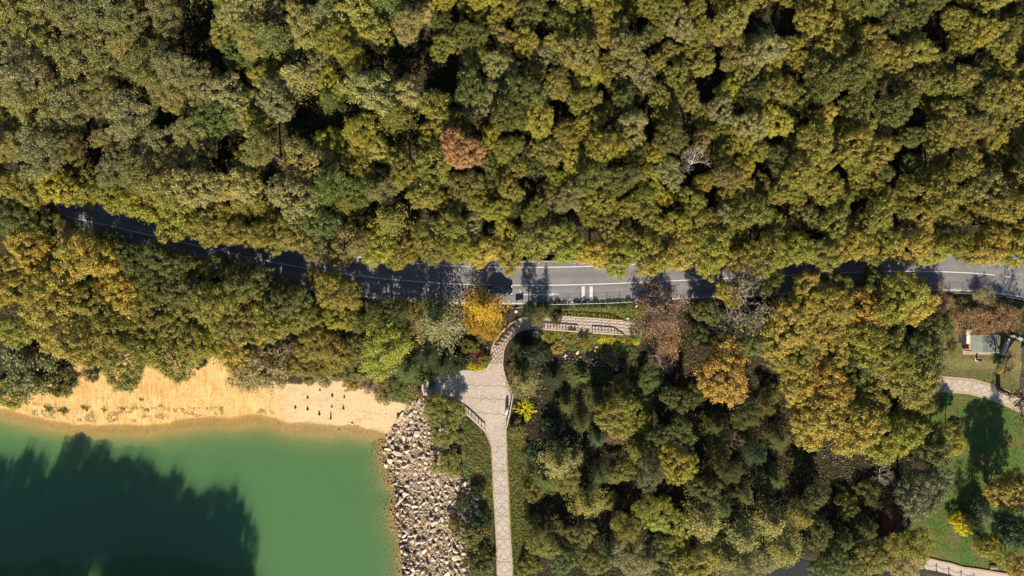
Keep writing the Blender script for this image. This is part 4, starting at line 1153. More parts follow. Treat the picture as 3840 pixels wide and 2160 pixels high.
for a in [(2745, 1100, 62, 'oak1', 'gold'), (2900, 1060, 55, 'oak3', 'dkolive'), (3020, 1120, 85, 'broad2', 'gold'), (2950, 1230, 112, 'broad0', 'gold'), (3120, 1140, 100, 'broad1', 'olive2'), (3240, 1175, 100, 'broad3', 'orange'), (3110, 1270, 105, 'broad2', 'gold'), (2980, 1330, 100, 'broad0', 'olive2'), (3000, 1420, 95, 'broad1', 'gold'),
          (3260, 1280, 90, 'oak4', 'yelgreen'), (3390, 1110, 95, 'oak5', 'yelgreen'), (3440, 1150, 75, 'oak0', 'gold'), (3330, 1330, 120, 'broad3', 'olive'), (3200, 1390, 95, 'broad0', 'green'), (3460, 1330, 100, 'broad1', 'green'), (3410, 1420, 120, 'broad2', 'olive'), (3120, 1470, 118, 'broad3', 'orange'), (3260, 1500, 100, 'broad0', 'olive2'),
          (3050, 1590, 95, 'broad1', 'gold'), (3190, 1590, 130, 'broad2', 'gold'), (3330, 1640, 118, 'broad3', 'yelgreen'), (3470, 1620, 70, 'oak2', 'dkolive'), (3450, 1530, 60, 'oak3', 'olive'), (3500, 1700, 80, 'oak1', 'dkolive'), (3560, 1655, 78, 'broad1', 'yelgreen'), (3340, 1220, 70, 'oak2', 'dkolive'), (3520, 1220, 62, 'oak5', 'dkolive'), (3150, 1060, 60, 'oak1', 'dkolive'), (3280, 1060, 60, 'oak2', 'dkolive'), (2660, 1170, 60, 'oak4', 'dkolive'), (2640, 1260, 55, 'oak0', 'dkolive'), (2840, 1290, 70, 'oak3', 'green')]:
    eg(*a)
plant(3470, 1845, 118, 'broad0', 'sage', 'sage-grey round tree at the edge of the lawn', 'tree', hk=.95)
for px_, py_, r_, c_, l_ in ((3530, 1130, 75, 'rust', 'rust-brown twiggy tree leaning towards the road bend'), (3640, 1180, 80, 'brick', 'russet-brown scrub tree above the pavilion'), (3750, 1180, 85, 'brick', 'russet-brown scrub tree by the road bend and fence'), (3560, 1190, 60, 'brownolive', 'brownish scrub tree left of the pavilion roof'), (3690, 1130, 50, 'fawn', 'fawn dry scrub on the bank of the road bend'), (3820, 1170, 60, 'fawn', 'fawn dry scrub at the far end of the road bend')):
    plant(px_, py_, r_, pick('half', 2), c_, l_, 'tree', hk=.4)
for px_, py_, r_, p_, c_, l_ in ((3545, 1270, 46, 'half0', 'brownolive', 'brownish twiggy tree left of the white end wall'), (3570, 1330, 34, 'half1', 'olive2', 'warm olive twiggy tree on the grass below the end wall'), (3775, 1385, 44, 'half0', 'fawn', 'fawn twiggy tree on the worn grass right of the gate post'), (3800, 1220, 50, 'half1', 'brownolive', 'brownish twiggy tree behind the white angled wall')):
    plant(px_, py_, r_, p_, c_, l_, 'tree', hk=.5)
# leafless tree over the paved path
plant(3800, 1400, 130, 'bare2', 'brownolive', 'tall leafless tree spreading dark limbs over the paved garden path', 'tree', hk=1.0, bark=(.16, .11, .09), base=(3745, 1455))

# ---------------------------------------------------------------- shaded garden
GG = 'trees of the shaded garden beside the straight path'
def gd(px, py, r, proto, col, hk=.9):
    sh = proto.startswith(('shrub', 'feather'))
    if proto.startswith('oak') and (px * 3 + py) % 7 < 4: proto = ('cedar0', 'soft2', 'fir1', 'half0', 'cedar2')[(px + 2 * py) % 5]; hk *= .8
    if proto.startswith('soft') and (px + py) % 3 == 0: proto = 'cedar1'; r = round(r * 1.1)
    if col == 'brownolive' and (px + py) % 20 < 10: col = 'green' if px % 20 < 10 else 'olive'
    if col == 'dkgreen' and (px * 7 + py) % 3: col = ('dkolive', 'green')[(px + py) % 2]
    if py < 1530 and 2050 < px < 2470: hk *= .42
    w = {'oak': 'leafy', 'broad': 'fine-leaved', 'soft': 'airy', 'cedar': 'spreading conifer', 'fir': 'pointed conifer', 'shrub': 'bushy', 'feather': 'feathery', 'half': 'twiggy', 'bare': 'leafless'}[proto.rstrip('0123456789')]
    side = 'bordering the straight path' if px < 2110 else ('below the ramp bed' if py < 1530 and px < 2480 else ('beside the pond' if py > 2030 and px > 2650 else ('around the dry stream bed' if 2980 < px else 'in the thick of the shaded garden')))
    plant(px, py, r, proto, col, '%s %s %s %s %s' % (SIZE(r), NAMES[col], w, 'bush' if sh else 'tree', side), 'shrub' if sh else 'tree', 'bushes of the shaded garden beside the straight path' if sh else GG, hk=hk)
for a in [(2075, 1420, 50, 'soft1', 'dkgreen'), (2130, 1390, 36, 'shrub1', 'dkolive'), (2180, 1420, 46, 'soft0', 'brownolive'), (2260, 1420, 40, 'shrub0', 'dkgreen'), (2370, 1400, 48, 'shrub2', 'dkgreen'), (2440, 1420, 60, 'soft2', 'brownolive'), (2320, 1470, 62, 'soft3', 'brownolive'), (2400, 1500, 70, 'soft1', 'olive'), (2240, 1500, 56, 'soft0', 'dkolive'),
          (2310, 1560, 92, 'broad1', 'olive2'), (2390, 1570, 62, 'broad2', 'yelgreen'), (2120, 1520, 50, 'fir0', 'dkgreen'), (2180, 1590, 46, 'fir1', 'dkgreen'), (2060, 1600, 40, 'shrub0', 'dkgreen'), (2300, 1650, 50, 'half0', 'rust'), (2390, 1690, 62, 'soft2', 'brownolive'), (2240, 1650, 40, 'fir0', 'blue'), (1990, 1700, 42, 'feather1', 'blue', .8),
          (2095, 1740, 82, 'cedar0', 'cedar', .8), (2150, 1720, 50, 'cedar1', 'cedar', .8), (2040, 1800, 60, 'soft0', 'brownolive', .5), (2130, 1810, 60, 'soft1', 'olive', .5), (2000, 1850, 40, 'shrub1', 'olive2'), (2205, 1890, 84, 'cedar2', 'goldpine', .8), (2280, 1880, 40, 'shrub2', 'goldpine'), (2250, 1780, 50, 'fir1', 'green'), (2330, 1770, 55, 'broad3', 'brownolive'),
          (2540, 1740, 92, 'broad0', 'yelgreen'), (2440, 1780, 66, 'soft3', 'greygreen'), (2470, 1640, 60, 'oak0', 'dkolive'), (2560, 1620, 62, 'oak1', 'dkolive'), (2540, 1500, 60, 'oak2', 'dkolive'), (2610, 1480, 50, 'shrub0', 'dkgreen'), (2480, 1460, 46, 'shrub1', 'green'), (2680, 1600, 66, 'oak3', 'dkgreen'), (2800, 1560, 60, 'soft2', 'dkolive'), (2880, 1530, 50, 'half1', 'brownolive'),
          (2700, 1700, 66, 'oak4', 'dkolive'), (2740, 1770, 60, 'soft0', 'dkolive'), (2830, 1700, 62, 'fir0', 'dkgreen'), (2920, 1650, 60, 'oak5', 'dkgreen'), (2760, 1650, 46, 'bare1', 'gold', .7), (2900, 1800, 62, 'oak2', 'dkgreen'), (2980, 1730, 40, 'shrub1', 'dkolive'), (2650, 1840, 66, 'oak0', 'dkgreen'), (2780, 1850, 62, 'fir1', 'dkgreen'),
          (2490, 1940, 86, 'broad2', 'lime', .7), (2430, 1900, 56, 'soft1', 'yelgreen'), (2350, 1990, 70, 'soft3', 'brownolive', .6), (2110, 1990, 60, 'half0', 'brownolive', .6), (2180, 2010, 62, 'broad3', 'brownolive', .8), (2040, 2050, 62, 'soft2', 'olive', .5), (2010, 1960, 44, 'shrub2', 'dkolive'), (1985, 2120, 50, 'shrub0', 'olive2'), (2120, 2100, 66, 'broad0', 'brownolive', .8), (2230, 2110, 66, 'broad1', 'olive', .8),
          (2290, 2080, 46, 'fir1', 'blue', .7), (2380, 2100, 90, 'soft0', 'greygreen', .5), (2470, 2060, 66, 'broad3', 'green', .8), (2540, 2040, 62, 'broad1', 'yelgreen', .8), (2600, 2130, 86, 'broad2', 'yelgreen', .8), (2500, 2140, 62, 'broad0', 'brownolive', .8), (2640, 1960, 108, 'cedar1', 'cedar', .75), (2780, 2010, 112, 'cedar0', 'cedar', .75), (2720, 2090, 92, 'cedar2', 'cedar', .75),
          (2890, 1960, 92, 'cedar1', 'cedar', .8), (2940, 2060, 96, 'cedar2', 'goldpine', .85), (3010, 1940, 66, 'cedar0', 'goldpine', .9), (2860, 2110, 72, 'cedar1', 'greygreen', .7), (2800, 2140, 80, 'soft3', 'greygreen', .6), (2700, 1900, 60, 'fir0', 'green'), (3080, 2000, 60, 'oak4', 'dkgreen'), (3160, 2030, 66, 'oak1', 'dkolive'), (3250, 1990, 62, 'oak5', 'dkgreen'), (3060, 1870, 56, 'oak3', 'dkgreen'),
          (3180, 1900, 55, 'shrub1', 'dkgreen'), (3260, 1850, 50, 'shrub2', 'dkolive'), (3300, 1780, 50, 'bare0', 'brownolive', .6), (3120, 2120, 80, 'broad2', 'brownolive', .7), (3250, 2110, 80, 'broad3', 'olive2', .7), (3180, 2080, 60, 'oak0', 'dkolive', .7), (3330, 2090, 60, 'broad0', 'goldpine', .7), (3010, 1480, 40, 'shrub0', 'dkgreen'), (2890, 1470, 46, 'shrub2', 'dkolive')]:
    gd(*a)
# lawn side
plant(3430, 2050, 92, 'soft2', 'yelgreen', 'yellow weeping tree beside the pond path and lawn', 'tree', hk=.5, name='willow_tree')
plant(3400, 2135, 70, 'soft1', 'fawn', 'fawn thin-leaved tree at the end of the chain fence', 'tree', hk=.45)
plant(3612, 1965, 46, 'shrub1', 'yellow', 'bright yellow rounded bush on the lawn', 'shrub', hk=1.0)
plant(3690, 1925, 52, 'fir1', 'greyblue', 'grey-blue fir on the lawn beside the bright yellow rounded bush', 'tree', hk=.85)
plant(3720, 2060, 62, 'broad2', 'yelgreen', 'yellow-green tree shading a bench near the pond path', 'tree', hk=1.0)
plant(3680, 2010, 36, 'fir0', 'dkgreen', 'dark green fir between two yellowish trees on the lawn', 'tree', hk=.8)
plant(3800, 1850, 92, 'broad1', 'gold', 'golden tree on the lawn below the curved garden path', 'tree', hk=1.0)
plant(3840, 1800, 38, 'column0', 'olive', 'tall slim olive tree throwing a long shadow over the garden path', 'tree', hk=1.15, base=(3735, 1775))
plant(3668, 1915, 26, 'column1', 'dkgreen', 'slim dark cypress on the lawn', 'tree', hk=.95, base=(3598, 1935))
plant(3850, 2000, 80, 'oak2', 'dkgreen', 'dark green tree at the far side of the lawn', 'tree', hk=1.1)
plant(3830, 2130, 62, 'broad3', 'orange', 'orange tree at the end of the pond path', 'tree', hk=.8)
plant(3590, 1590, 30, 'oak1', 'dkolive', 'small dark tree at the corner of the lawn under the path', 'tree', hk=1.0)

# trees on the far bank of the lake: their shadows reach across the water
SB = 'trees on the near bank throwing shadow over the lake'
for i, (px_, top) in enumerate([(-330, 21), (-250, 20), (-170, 21), (-100, 21), (-30, 20), (40, 21.5), (110, 22), (180, 19), (240, 22), (300, 23), (370, 22), (430, 20.5), (480, 20), (540, 19), (600, 17.5), (660, 18), (720, 16.5), (780, 17), (845, 17), (890, 14)]):
    x, y, z = 0, 0, 0
    x = (px_ - 1920) * .0522; y = W(0, 2275, LAKE_Z)[1] - rng.uniform(0, 3); z = hz(x, y)
    nm = 'oak%d' % (i % 6)
    cm, tm, H, zc = PROTO[nm]
    o = thing('poplar_tree', 'tall olive-green poplar on the lake bank opposite the sand bank', 'tree', (x, y, z), i * 1.1, SB, (5.2 if i % 2 else 4.6, 5.0, (top - z - 7.5) / H))
    a = link(bpy.data.objects.new('crown', cm), o); a.color = COLOURS['olive']
    b = link(bpy.data.objects.new('trunk', tm), o); b.color = (.12, .1, .08, 1)
    for row in (1, 2):
        x2, y2 = x + rng.uniform(-2, 2), y - 6.5 * row; z2 = hz(x2, y2)
        o = thing('poplar_tree', 'tall olive-green poplar on the lake bank opposite the sand bank', 'tree', (x2, y2, z2), i * 2.1, SB, (4.6, 4.6, (top - z2 - 8) / H))
        a = link(bpy.data.objects.new('crown', PROTO['oak%d' % (i % 6)][0]), o); a.color = COLOURS['dkolive']
        b = link(bpy.data.objects.new('trunk', PROTO['oak%d' % (i % 6)][1]), o); b.color = (.12, .1, .08, 1)

# ---------------------------------------------------------------- rocks
ROCKS = []
def rock_protos():
    for i in range(12):
        bm = bmesh.new()
        n = 13 + i % 4
        d = unit(n) * rng.uniform(.75, 1.0, (n, 1)) * np.array([1, rng.uniform(.6, .85), rng.uniform(.5, .75)])
        for p in d: bm.verts.new(p)
        r = bmesh.ops.convex_hull(bm, input=bm.verts)
        bmesh.ops.delete(bm, geom=[g for g in r['geom_interior'] if isinstance(g, bmesh.types.BMVert)], context='VERTS')
        bmesh.ops.bevel(bm, geom=list(bm.edges), offset=.05, segments=1, affect='EDGES', profile=.5) if i % 3 == 0 else None
        bmesh.ops.triangulate(bm, faces=bm.faces)
        m = bpy.data.meshes.new('rock'); bm.to_mesh(m); bm.free()
        m.materials.append(M['stone'])
        col_attr(m, 'tint', np.ones((len(m.vertices), 3)))
        V = np.array([v.co[:] for v in m.vertices]); F = np.array([p.vertices[:] for p in m.polygons])
        ROCKS.append((m, V, F))
rock_protos()
ROCK_COL = [(.95, .93, .9), (1.05, 1.0, .93), (.82, .79, .76), (.95, .83, .7), (1.15, 1.1, 1.05), (.68, .67, .66), (1.05, .95, .82), (.8, .72, .63), (1.25, 1.2, 1.13)]
def rock(px, py, size, label, group=None, z=None, mi=None, sink=.25, name='boulder'):
    x, y, zz = ground(px, py)
    mi = int(rng.integers(0, 12)) if mi is None else mi
    o = bpy.data.objects.new(name, ROCKS[mi][0])
    link(o)
    o.location = (x, y, (zz if z is None else z) + size * (.55 - sink) * .6)
    o.rotation_euler = (rng.uniform(-.4, .4), rng.uniform(-.4, .4), rng.uniform(0, 6.28))
    k = size * .62
    o.scale = (k, k * rng.uniform(.8, 1.1), k)
    c = ROCK_COL[int(rng.integers(0, len(ROCK_COL)))]
    o.color = (*c, 1)
    tag(o, label, 'rock', group)
    return o
RIP = [(1556, 1488), (1600, 1492), (1640, 1540), (1660, 1640), (1690, 1700), (1700, 1770), (1770, 1810), (1800, 1850), (1790, 1900), (1790, 1945), (1745, 1960), (1735, 2020), (1782, 2060), (1765, 2100), (1770, 2180),
       (1510, 2180), (1507, 2090), (1502, 2036), (1490, 1987), (1476, 1947), (1474, 1912), (1488, 1862), (1480, 1828), (1456, 1798), (1444, 1748), (1436, 1708), (1438, 1673), (1448, 1640), (1470, 1600), (1500, 1560), (1530, 1520)]
def rip_points(n, poly, mind):
    P = np.array(poly, float); lo, hi = P.min(0), P.max(0); out = []; cell = {}
    c = rng.uniform(lo, hi, (n * 30, 2)); c = c[sdf(c[:, 0], c[:, 1], P) < 0]
    for p in c:
        if len(out) >= n: break
        s = mind * rng.uniform(.75, 1.7)
        key = (int(p[0] // 30), int(p[1] // 30)); ok = True
        for a in (-1, 0, 1):
            for b in (-1, 0, 1):
                for q in cell.get((key[0] + a, key[1] + b), ()):
                    if (p[0] - q[0]) ** 2 + (p[1] - q[1]) ** 2 < ((s + q[2]) * .5) ** 2: ok = False; break
                if not ok: break
            if not ok: break
        if ok: cell.setdefault(key, []).append((p[0], p[1], s)); out.append((p[0], p[1], s))
    return out
RPTS = rip_points(1900, RIP, 12.5)
RPTS.sort(key=lambda q: -q[2])
for (a, b, s) in RPTS[:298]:
    rock(a, b, s * .066 * rng.uniform(.8, 1.35), 'pale angular rock lying loose on the riprap bank between lake and path', 'loose rocks of the riprap bank')
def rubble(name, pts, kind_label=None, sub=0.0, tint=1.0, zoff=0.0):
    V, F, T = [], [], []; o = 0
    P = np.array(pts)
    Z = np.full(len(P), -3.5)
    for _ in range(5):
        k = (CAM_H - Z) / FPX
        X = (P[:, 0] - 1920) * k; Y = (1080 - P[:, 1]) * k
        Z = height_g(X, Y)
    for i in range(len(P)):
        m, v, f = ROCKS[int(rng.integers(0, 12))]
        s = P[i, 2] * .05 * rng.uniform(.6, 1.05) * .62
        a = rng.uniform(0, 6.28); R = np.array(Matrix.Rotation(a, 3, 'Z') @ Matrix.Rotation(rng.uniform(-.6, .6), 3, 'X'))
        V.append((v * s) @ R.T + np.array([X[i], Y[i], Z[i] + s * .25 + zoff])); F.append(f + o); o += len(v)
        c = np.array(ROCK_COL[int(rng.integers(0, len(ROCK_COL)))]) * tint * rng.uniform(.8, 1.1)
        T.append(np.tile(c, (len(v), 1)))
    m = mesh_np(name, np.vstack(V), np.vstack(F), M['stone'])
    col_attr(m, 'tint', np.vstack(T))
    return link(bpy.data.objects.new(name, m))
tag(rubble('riprap_rubble', RPTS[298:] + rip_points(4200, RIP, 5.2)), 'smaller pale rubble filling the riprap bank between lake and path', 'rubble', kind='stuff')
SUBM = [(1452, 1640), (1440, 1700), (1450, 1760), (1470, 1810), (1488, 1850), (1476, 1920), (1495, 1990), (1508, 2060), (1514, 2180), (1440, 2180), (1425, 2060), (1412, 1980), (1400, 1900), (1388, 1800), (1380, 1720), (1400, 1660)]
tag(rubble('sunken_rubble', rip_points(1500, SUBM, 8.5), tint=.8), 'algae-dark rubble under the green water at the foot of the riprap', 'rubble', kind='stuff')
CHAN = [(3050, 1660), (3110, 1650), (3180, 1680), (3200, 1740), (3210, 1800), (3180, 1815), (3150, 1760), (3110, 1720), (3060, 1700)]
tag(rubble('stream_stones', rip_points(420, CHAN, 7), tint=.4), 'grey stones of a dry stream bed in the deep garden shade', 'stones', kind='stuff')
BED = [(2110, 1270), (2130, 1300), (2140, 1340), (2200, 1330), (2240, 1300), (2270, 1320), (2330, 1350), (2340, 1380), (2280, 1400), (2200, 1390), (2120, 1370), (2100, 1320)]
tag(rubble('rockery_rubble', rip_points(260, BED, 9), tint=.6), 'grey rubble of the rockery below the ramp', 'stones', kind='stuff')
for a, b, s, l in ((1321, 1588, .62, 'rounded boulder standing at the waterline of the beach'), (1273, 1614, .62, 'boulder rising out of the shallow green water'), (1345, 1597, .28, 'fist-like stone beside the waterline boulder'), (1400, 1605, .25, 'small stone at the waterline near the riprap'),
                   (1465, 1499, 1.05, 'bluish white boulder on the scrubby bank above the riprap'), (1150, 1597, .24, 'small stone at the waterline below the stakes'), (1042, 1573, .22, 'small stone on the curved waterline'), (1366, 1563, .22, 'small dark stone on the pale beach'), (1450, 1555, .4, 'dark stone between beach and riprap'),
                   (2165, 1322, .9, 'flat pale boulder beside the golden-brown domed bush'), (2120, 1335, .7, 'grey boulder in the rockery gully'), (2205, 1318, .95, 'pale boulder left of the stone arch'), (2236, 1302, .9, 'pale boulder above the stone arch'), (2255, 1330, .7, 'grey boulder right of the stone arch'), (2228, 1366, .7, 'round grey boulder in front of the stone arch'), (2310, 1385, 1.1, 'flat blue-grey boulder in the shade of the rockery'), (2110, 1275, .6, 'pale boulder under the ramp bed grass')):
    rock(a, b, s, l)
# stone arch of the rockery
ax_, ay_, az_ = ground(2213, 1330)
arch = thing('stone_arch', 'small stone arch over a dark opening in the rockery', 'arch', (ax_, ay_, az_))
for k in range(9):
    t0, t1 = math.pi * k / 9 + .02, math.pi * (k + 1) / 9 - .02
    p = [(math.cos(t0) * .55, math.sin(t0) * .55), (math.cos(t0) * .85, math.sin(t0) * .85), (math.cos(t1) * .85, math.sin(t1) * .85), (math.cos(t1) * .55, math.sin(t1) * .55)]
    v = [(u, -.5, w_) for u, w_ in p] + [(u, .5, w_ + .05) for u, w_ in p]
    MB().add(v, [(0, 1, 2, 3), (7, 6, 5, 4), (0, 4, 5, 1), (1, 5, 6, 2), (2, 6, 7, 3), (3, 7, 4, 0)]).obj('stone', M['stone'], arch)

# ---------------------------------------------------------------- wooden stakes on the beach
for i, (a, b, h) in enumerate([(1200, 1463, .35), (1154, 1492, .4), (1246, 1484, .45), (1291, 1490, .45), (1108, 1529, .5), (1154, 1535, .6), (1245, 1526, .4), (1288, 1532, .6), (1198, 1554, .7), (1241, 1568, 1.15)]):
    x, y, z = ground(a, b)
    mb = MB(); r = .17 + .03 * (i % 3)
    lean = rng.uniform(-.08, .08)
    mb.tube([(0, 0, -.2), (0, 0, .05), (lean * h, .0, h * .6), (lean * h * 1.6, 0, h)], [r * 1.25, r, r * .75, r * .45], 7)
    for q in range(3):
        an = q * 2.1 + i; mb.tube([(0, 0, .12), (math.cos(an) * .28, math.sin(an) * .28, -.04)], [.07, .03], 4)
    o = mb.obj('wooden_stake', M['darkwood']); o.location = (x, y, z); o.rotation_euler = (0, 0, i)
    tag(o, 'tall dark rotten stake nearest the water on the beach' if h > 1 else 'short dark rotten tree stump poking out of the pale beach', 'stake', None if h > 1 else 'rotten stumps on the beach')
sx, sy = W(1474, 1988, LAKE_Z)
stick = MB().tube([(-.32, -.05, -.02), (0, 0, .03), (.35, .04, .02)], [.04, .05, .03], 6).obj('driftwood_stick', M['white']); stick.location = (sx, sy, LAKE_Z)
tag(stick, 'pale stick floating at the foot of the riprap', 'stick')

# ---------------------------------------------------------------- dark car on the near lane
def build_car():
    cx, cy = W(1878, 1088)
    car = thing('parked_car', 'dark sport utility car on the near lane half hidden by the amber conifer', 'car', (cx, cy, .0))
    Lh, Wh = 2.15, .88
    # body: stations along the length with rounded section
    st = [(-2.15, .45, .80, .78), (-2.1, .32, .95, .84), (-1.7, .25, 1.0, .88), (-.6, .24, 1.02, .89), (.7, .24, 1.0, .89), (1.15, .25, .97, .88), (1.75, .3, .88, .85), (2.08, .36, .74, .76), (2.16, .45, .62, .68)]
    def loft(stations, ring):
        V = []; F = []; n = None
        for s_ in stations:
            r = ring(s_); n = len(r); V += r
        for i in range(len(stations) - 1):
            for k in range(n):
                k2 = (k + 1) % n
                F.append((i * n + k, (i + 1) * n + k, (i + 1) * n + k2, i * n + k2))
        F.append(tuple(range(n))); F.append(tuple((len(stations) - 1) * n + k for k in range(n))[::-1])
        return V, F
    def ring(s_):
        x, zb, zt, w_ = s_
        return [(x, -w_ * .9, zb), (x, -w_, zb + (zt - zb) * .25), (x, -w_, zb + (zt - zb) * .7), (x, -w_ * .86, zt), (x, w_ * .86, zt), (x, w_, zb + (zt - zb) * .7), (x, w_, zb + (zt - zb) * .25), (x, w_ * .9, zb)]
    mb = MB(); mb.add(*loft(st, ring)); body = mb.obj('body', M['carpaint'], car, True)
    cab = [(-2.0, .98, 1.02, .74, .70), (-1.75, .98, 1.5, .77, .62), (-1.3, .99, 1.66, .78, .62), (-.2, 1.0, 1.7, .78, .62), (.35, 1.0, 1.62, .78, .62), (.75, 1.0, 1.32, .77, .64), (1.12, .97, 1.0, .74, .70)]
    def ring2(s_):
        x, zb, zt, wb, wt = s_
        return [(x, -wb, zb), (x, -(wb + wt) / 2 - .03, (zb + zt) / 2), (x, -wt, zt - .03), (x, -wt * .8, zt), (x, wt * .8, zt), (x, wt, zt - .03), (x, (wb + wt) / 2 + .03, (zb + zt) / 2), (x, wb, zb)]
    mb = MB(); mb.add(*loft(cab, ring2)); mb.obj('cabin', M['glass'], car, True)
    rf = [(-1.72, 1.5, .58), (-1.3, 1.675, .6), (-.2, 1.715, .6), (.32, 1.64, .58)]
    mb = MB()
    mb.add([(x, s * w_, z) for x, z, w_ in rf for s in (-1, 1)] + [(x, s * w_, z + .03) for x, z, w_ in rf for s in (-1, 1)],
           [(8 + 2 * i, 8 + 2 * i + 1, 8 + 2 * i + 3, 8 + 2 * i + 2)[::-1] for i in range(3)] + [(2 * i, 8 + 2 * i, 8 + 2 * i + 2, 2 * i + 2) for i in range(3)] + [(2 * i + 1, 2 * i + 3, 8 + 2 * i + 3, 8 + 2 * i + 1) for i in range(3)] + [(6, 14, 15, 7), (0, 1, 9, 8)])
    mb.obj('roof', M['carpaint'], car)
    for s in (-1, 1):
        for wx in (-1.32, 1.32):
            wh = MB().tube([(wx, s * .66, .34), (wx, s * .9, .34)], .34, 16).obj('wheel', M['tyre'], car)
            MB().tube([(wx, s * .86, .34), (wx, s * .915, .34)], .21, 12).obj('rim', M['rim'], wh)
        MB().box((1.92, s * .68 - .14, .64), (2.16, s * .68 + .14, .78), 0, None, .03).obj('headlight', M['lamp'], car)
        MB().box((-2.17, s * .7 - .1, .75), (-2.08, s * .7 + .1, .95)).obj('tail_light', M['redlamp'], car)
        MB().box((.62, s * .98 - .1, 1.0), (.78, s * .98 + .1, 1.14), 0, None, .03).obj('door_mirror', M['carpaint'], car)
        MB().box((-1.5, s * .6 - .02, 1.7), (.2, s * .6 + .02, 1.755)).obj('roof_rail', M['rim'], car)
    MB().box((2.12, -.5, .42), (2.185, .5, .6)).obj('grille', M['metal'], car)
build_car()

# ---------------------------------------------------------------- plaza furniture and signs
x, y = W(1901, 1541, PZ + .8)
sl = thing('information_slab', 'white upright information slab with rounded head beside the plaza railing', 'sign', (x, y, PZ), math.radians(76))
n = 14
prof = [(-.66, 0), (.66, 0)] + [(.66 * math.cos(t), 1.35 + .3 * math.sin(t)) for t in np.linspace(0, math.pi, n)]
V = [(u, -.17, w_) for u, w_ in prof] + [(u, .17, w_) for u, w_ in prof]
k = len(prof)
MB().add(V, [tuple(range(k)), tuple(range(k, 2 * k))[::-1]] + [(i, k + i, k + (i + 1) % k, (i + 1) % k) for i in range(k)]).obj('panel', M['white'], sl)
MB().box((-.8, -.28, -.1), (.8, .28, .07)).obj('plinth', M['concrete'], sl)
x, y, z = ground(1948, 1152)
sg = thing('roadside_sign', 'thin white signboard on two posts seen edge-on beside the road', 'sign', (x, y, z), math.radians(13))
MB().box((-.75, -.03, .9), (.75, .03, 1.7)).obj('board', M['white'], sg)
for s in (-.55, .55): MB().tube([(s, .07, -.3), (s, .07, 1.72)], .035, 8).obj('post', M['metal'], sg)
x, y, z = ground(1935, 1168)
bo = thing('bollard', 'grey round-topped bollard below the roadside sign', 'bollard', (x, y, z))
MB().tube([(0, 0, -.2), (0, 0, .75)], .2, 14).obj('shaft', M['concrete'], bo)
MB().tube([(0, 0, .75), (0, 0, .83), (0, 0, .88)], [.27, .27, .14], 14).obj('cap', M['white'], bo)
def bench(px, py, z, rz, label):
    x, y = W(px, py, z)
    b = thing('bench', label, 'bench', (x, y, z), rz)
    for k in range(4): MB().box((-.75, -.24 + k * .13, .43), (.75, -.13 + k * .13, .47)).obj('seat_slat', M['wood'], b)
    for k in range(3): MB().box((-.75, .31 + k * .03, .56 + k * .14), (.75, .34 + k * .03, .67 + k * .14)).obj('back_slat', M['wood'], b)
    for s in (-.6, .6):
        lg = MB().box((s - .05, -.25, -.05), (s + .05, -.15, .43)); lg.box((s - .05, .2, -.05), (s + .05, .3, .43)); lg.box((s - .045, .29, .35), (s + .045, .33, .97))
        lg.obj('leg_frame', M['metal'], b)
bench(1622, 1452, PZ, math.radians(155), 'slatted wooden bench at the round end of the plaza')
x, y, z = ground(3722, 2125); 
bench(3722, 2128, hz(x, y), 0.0, 'dark slatted bench on the lawn edge under the yellow-green tree')
for a, b, l in ((2353, 1194, 'small white marker block in the bank grass beside the ramp'), (2385, 1148, 'small white marker post at the hedge end by the rusty tree')):
    x, y, z = ground(a, b)
    mk = MB().box((-.2, -.17, -.1), (.2, .17, .3), 0, None, .05).obj('marker_block', M['white']); mk.location = (x, y, z); tag(mk, l, 'marker')

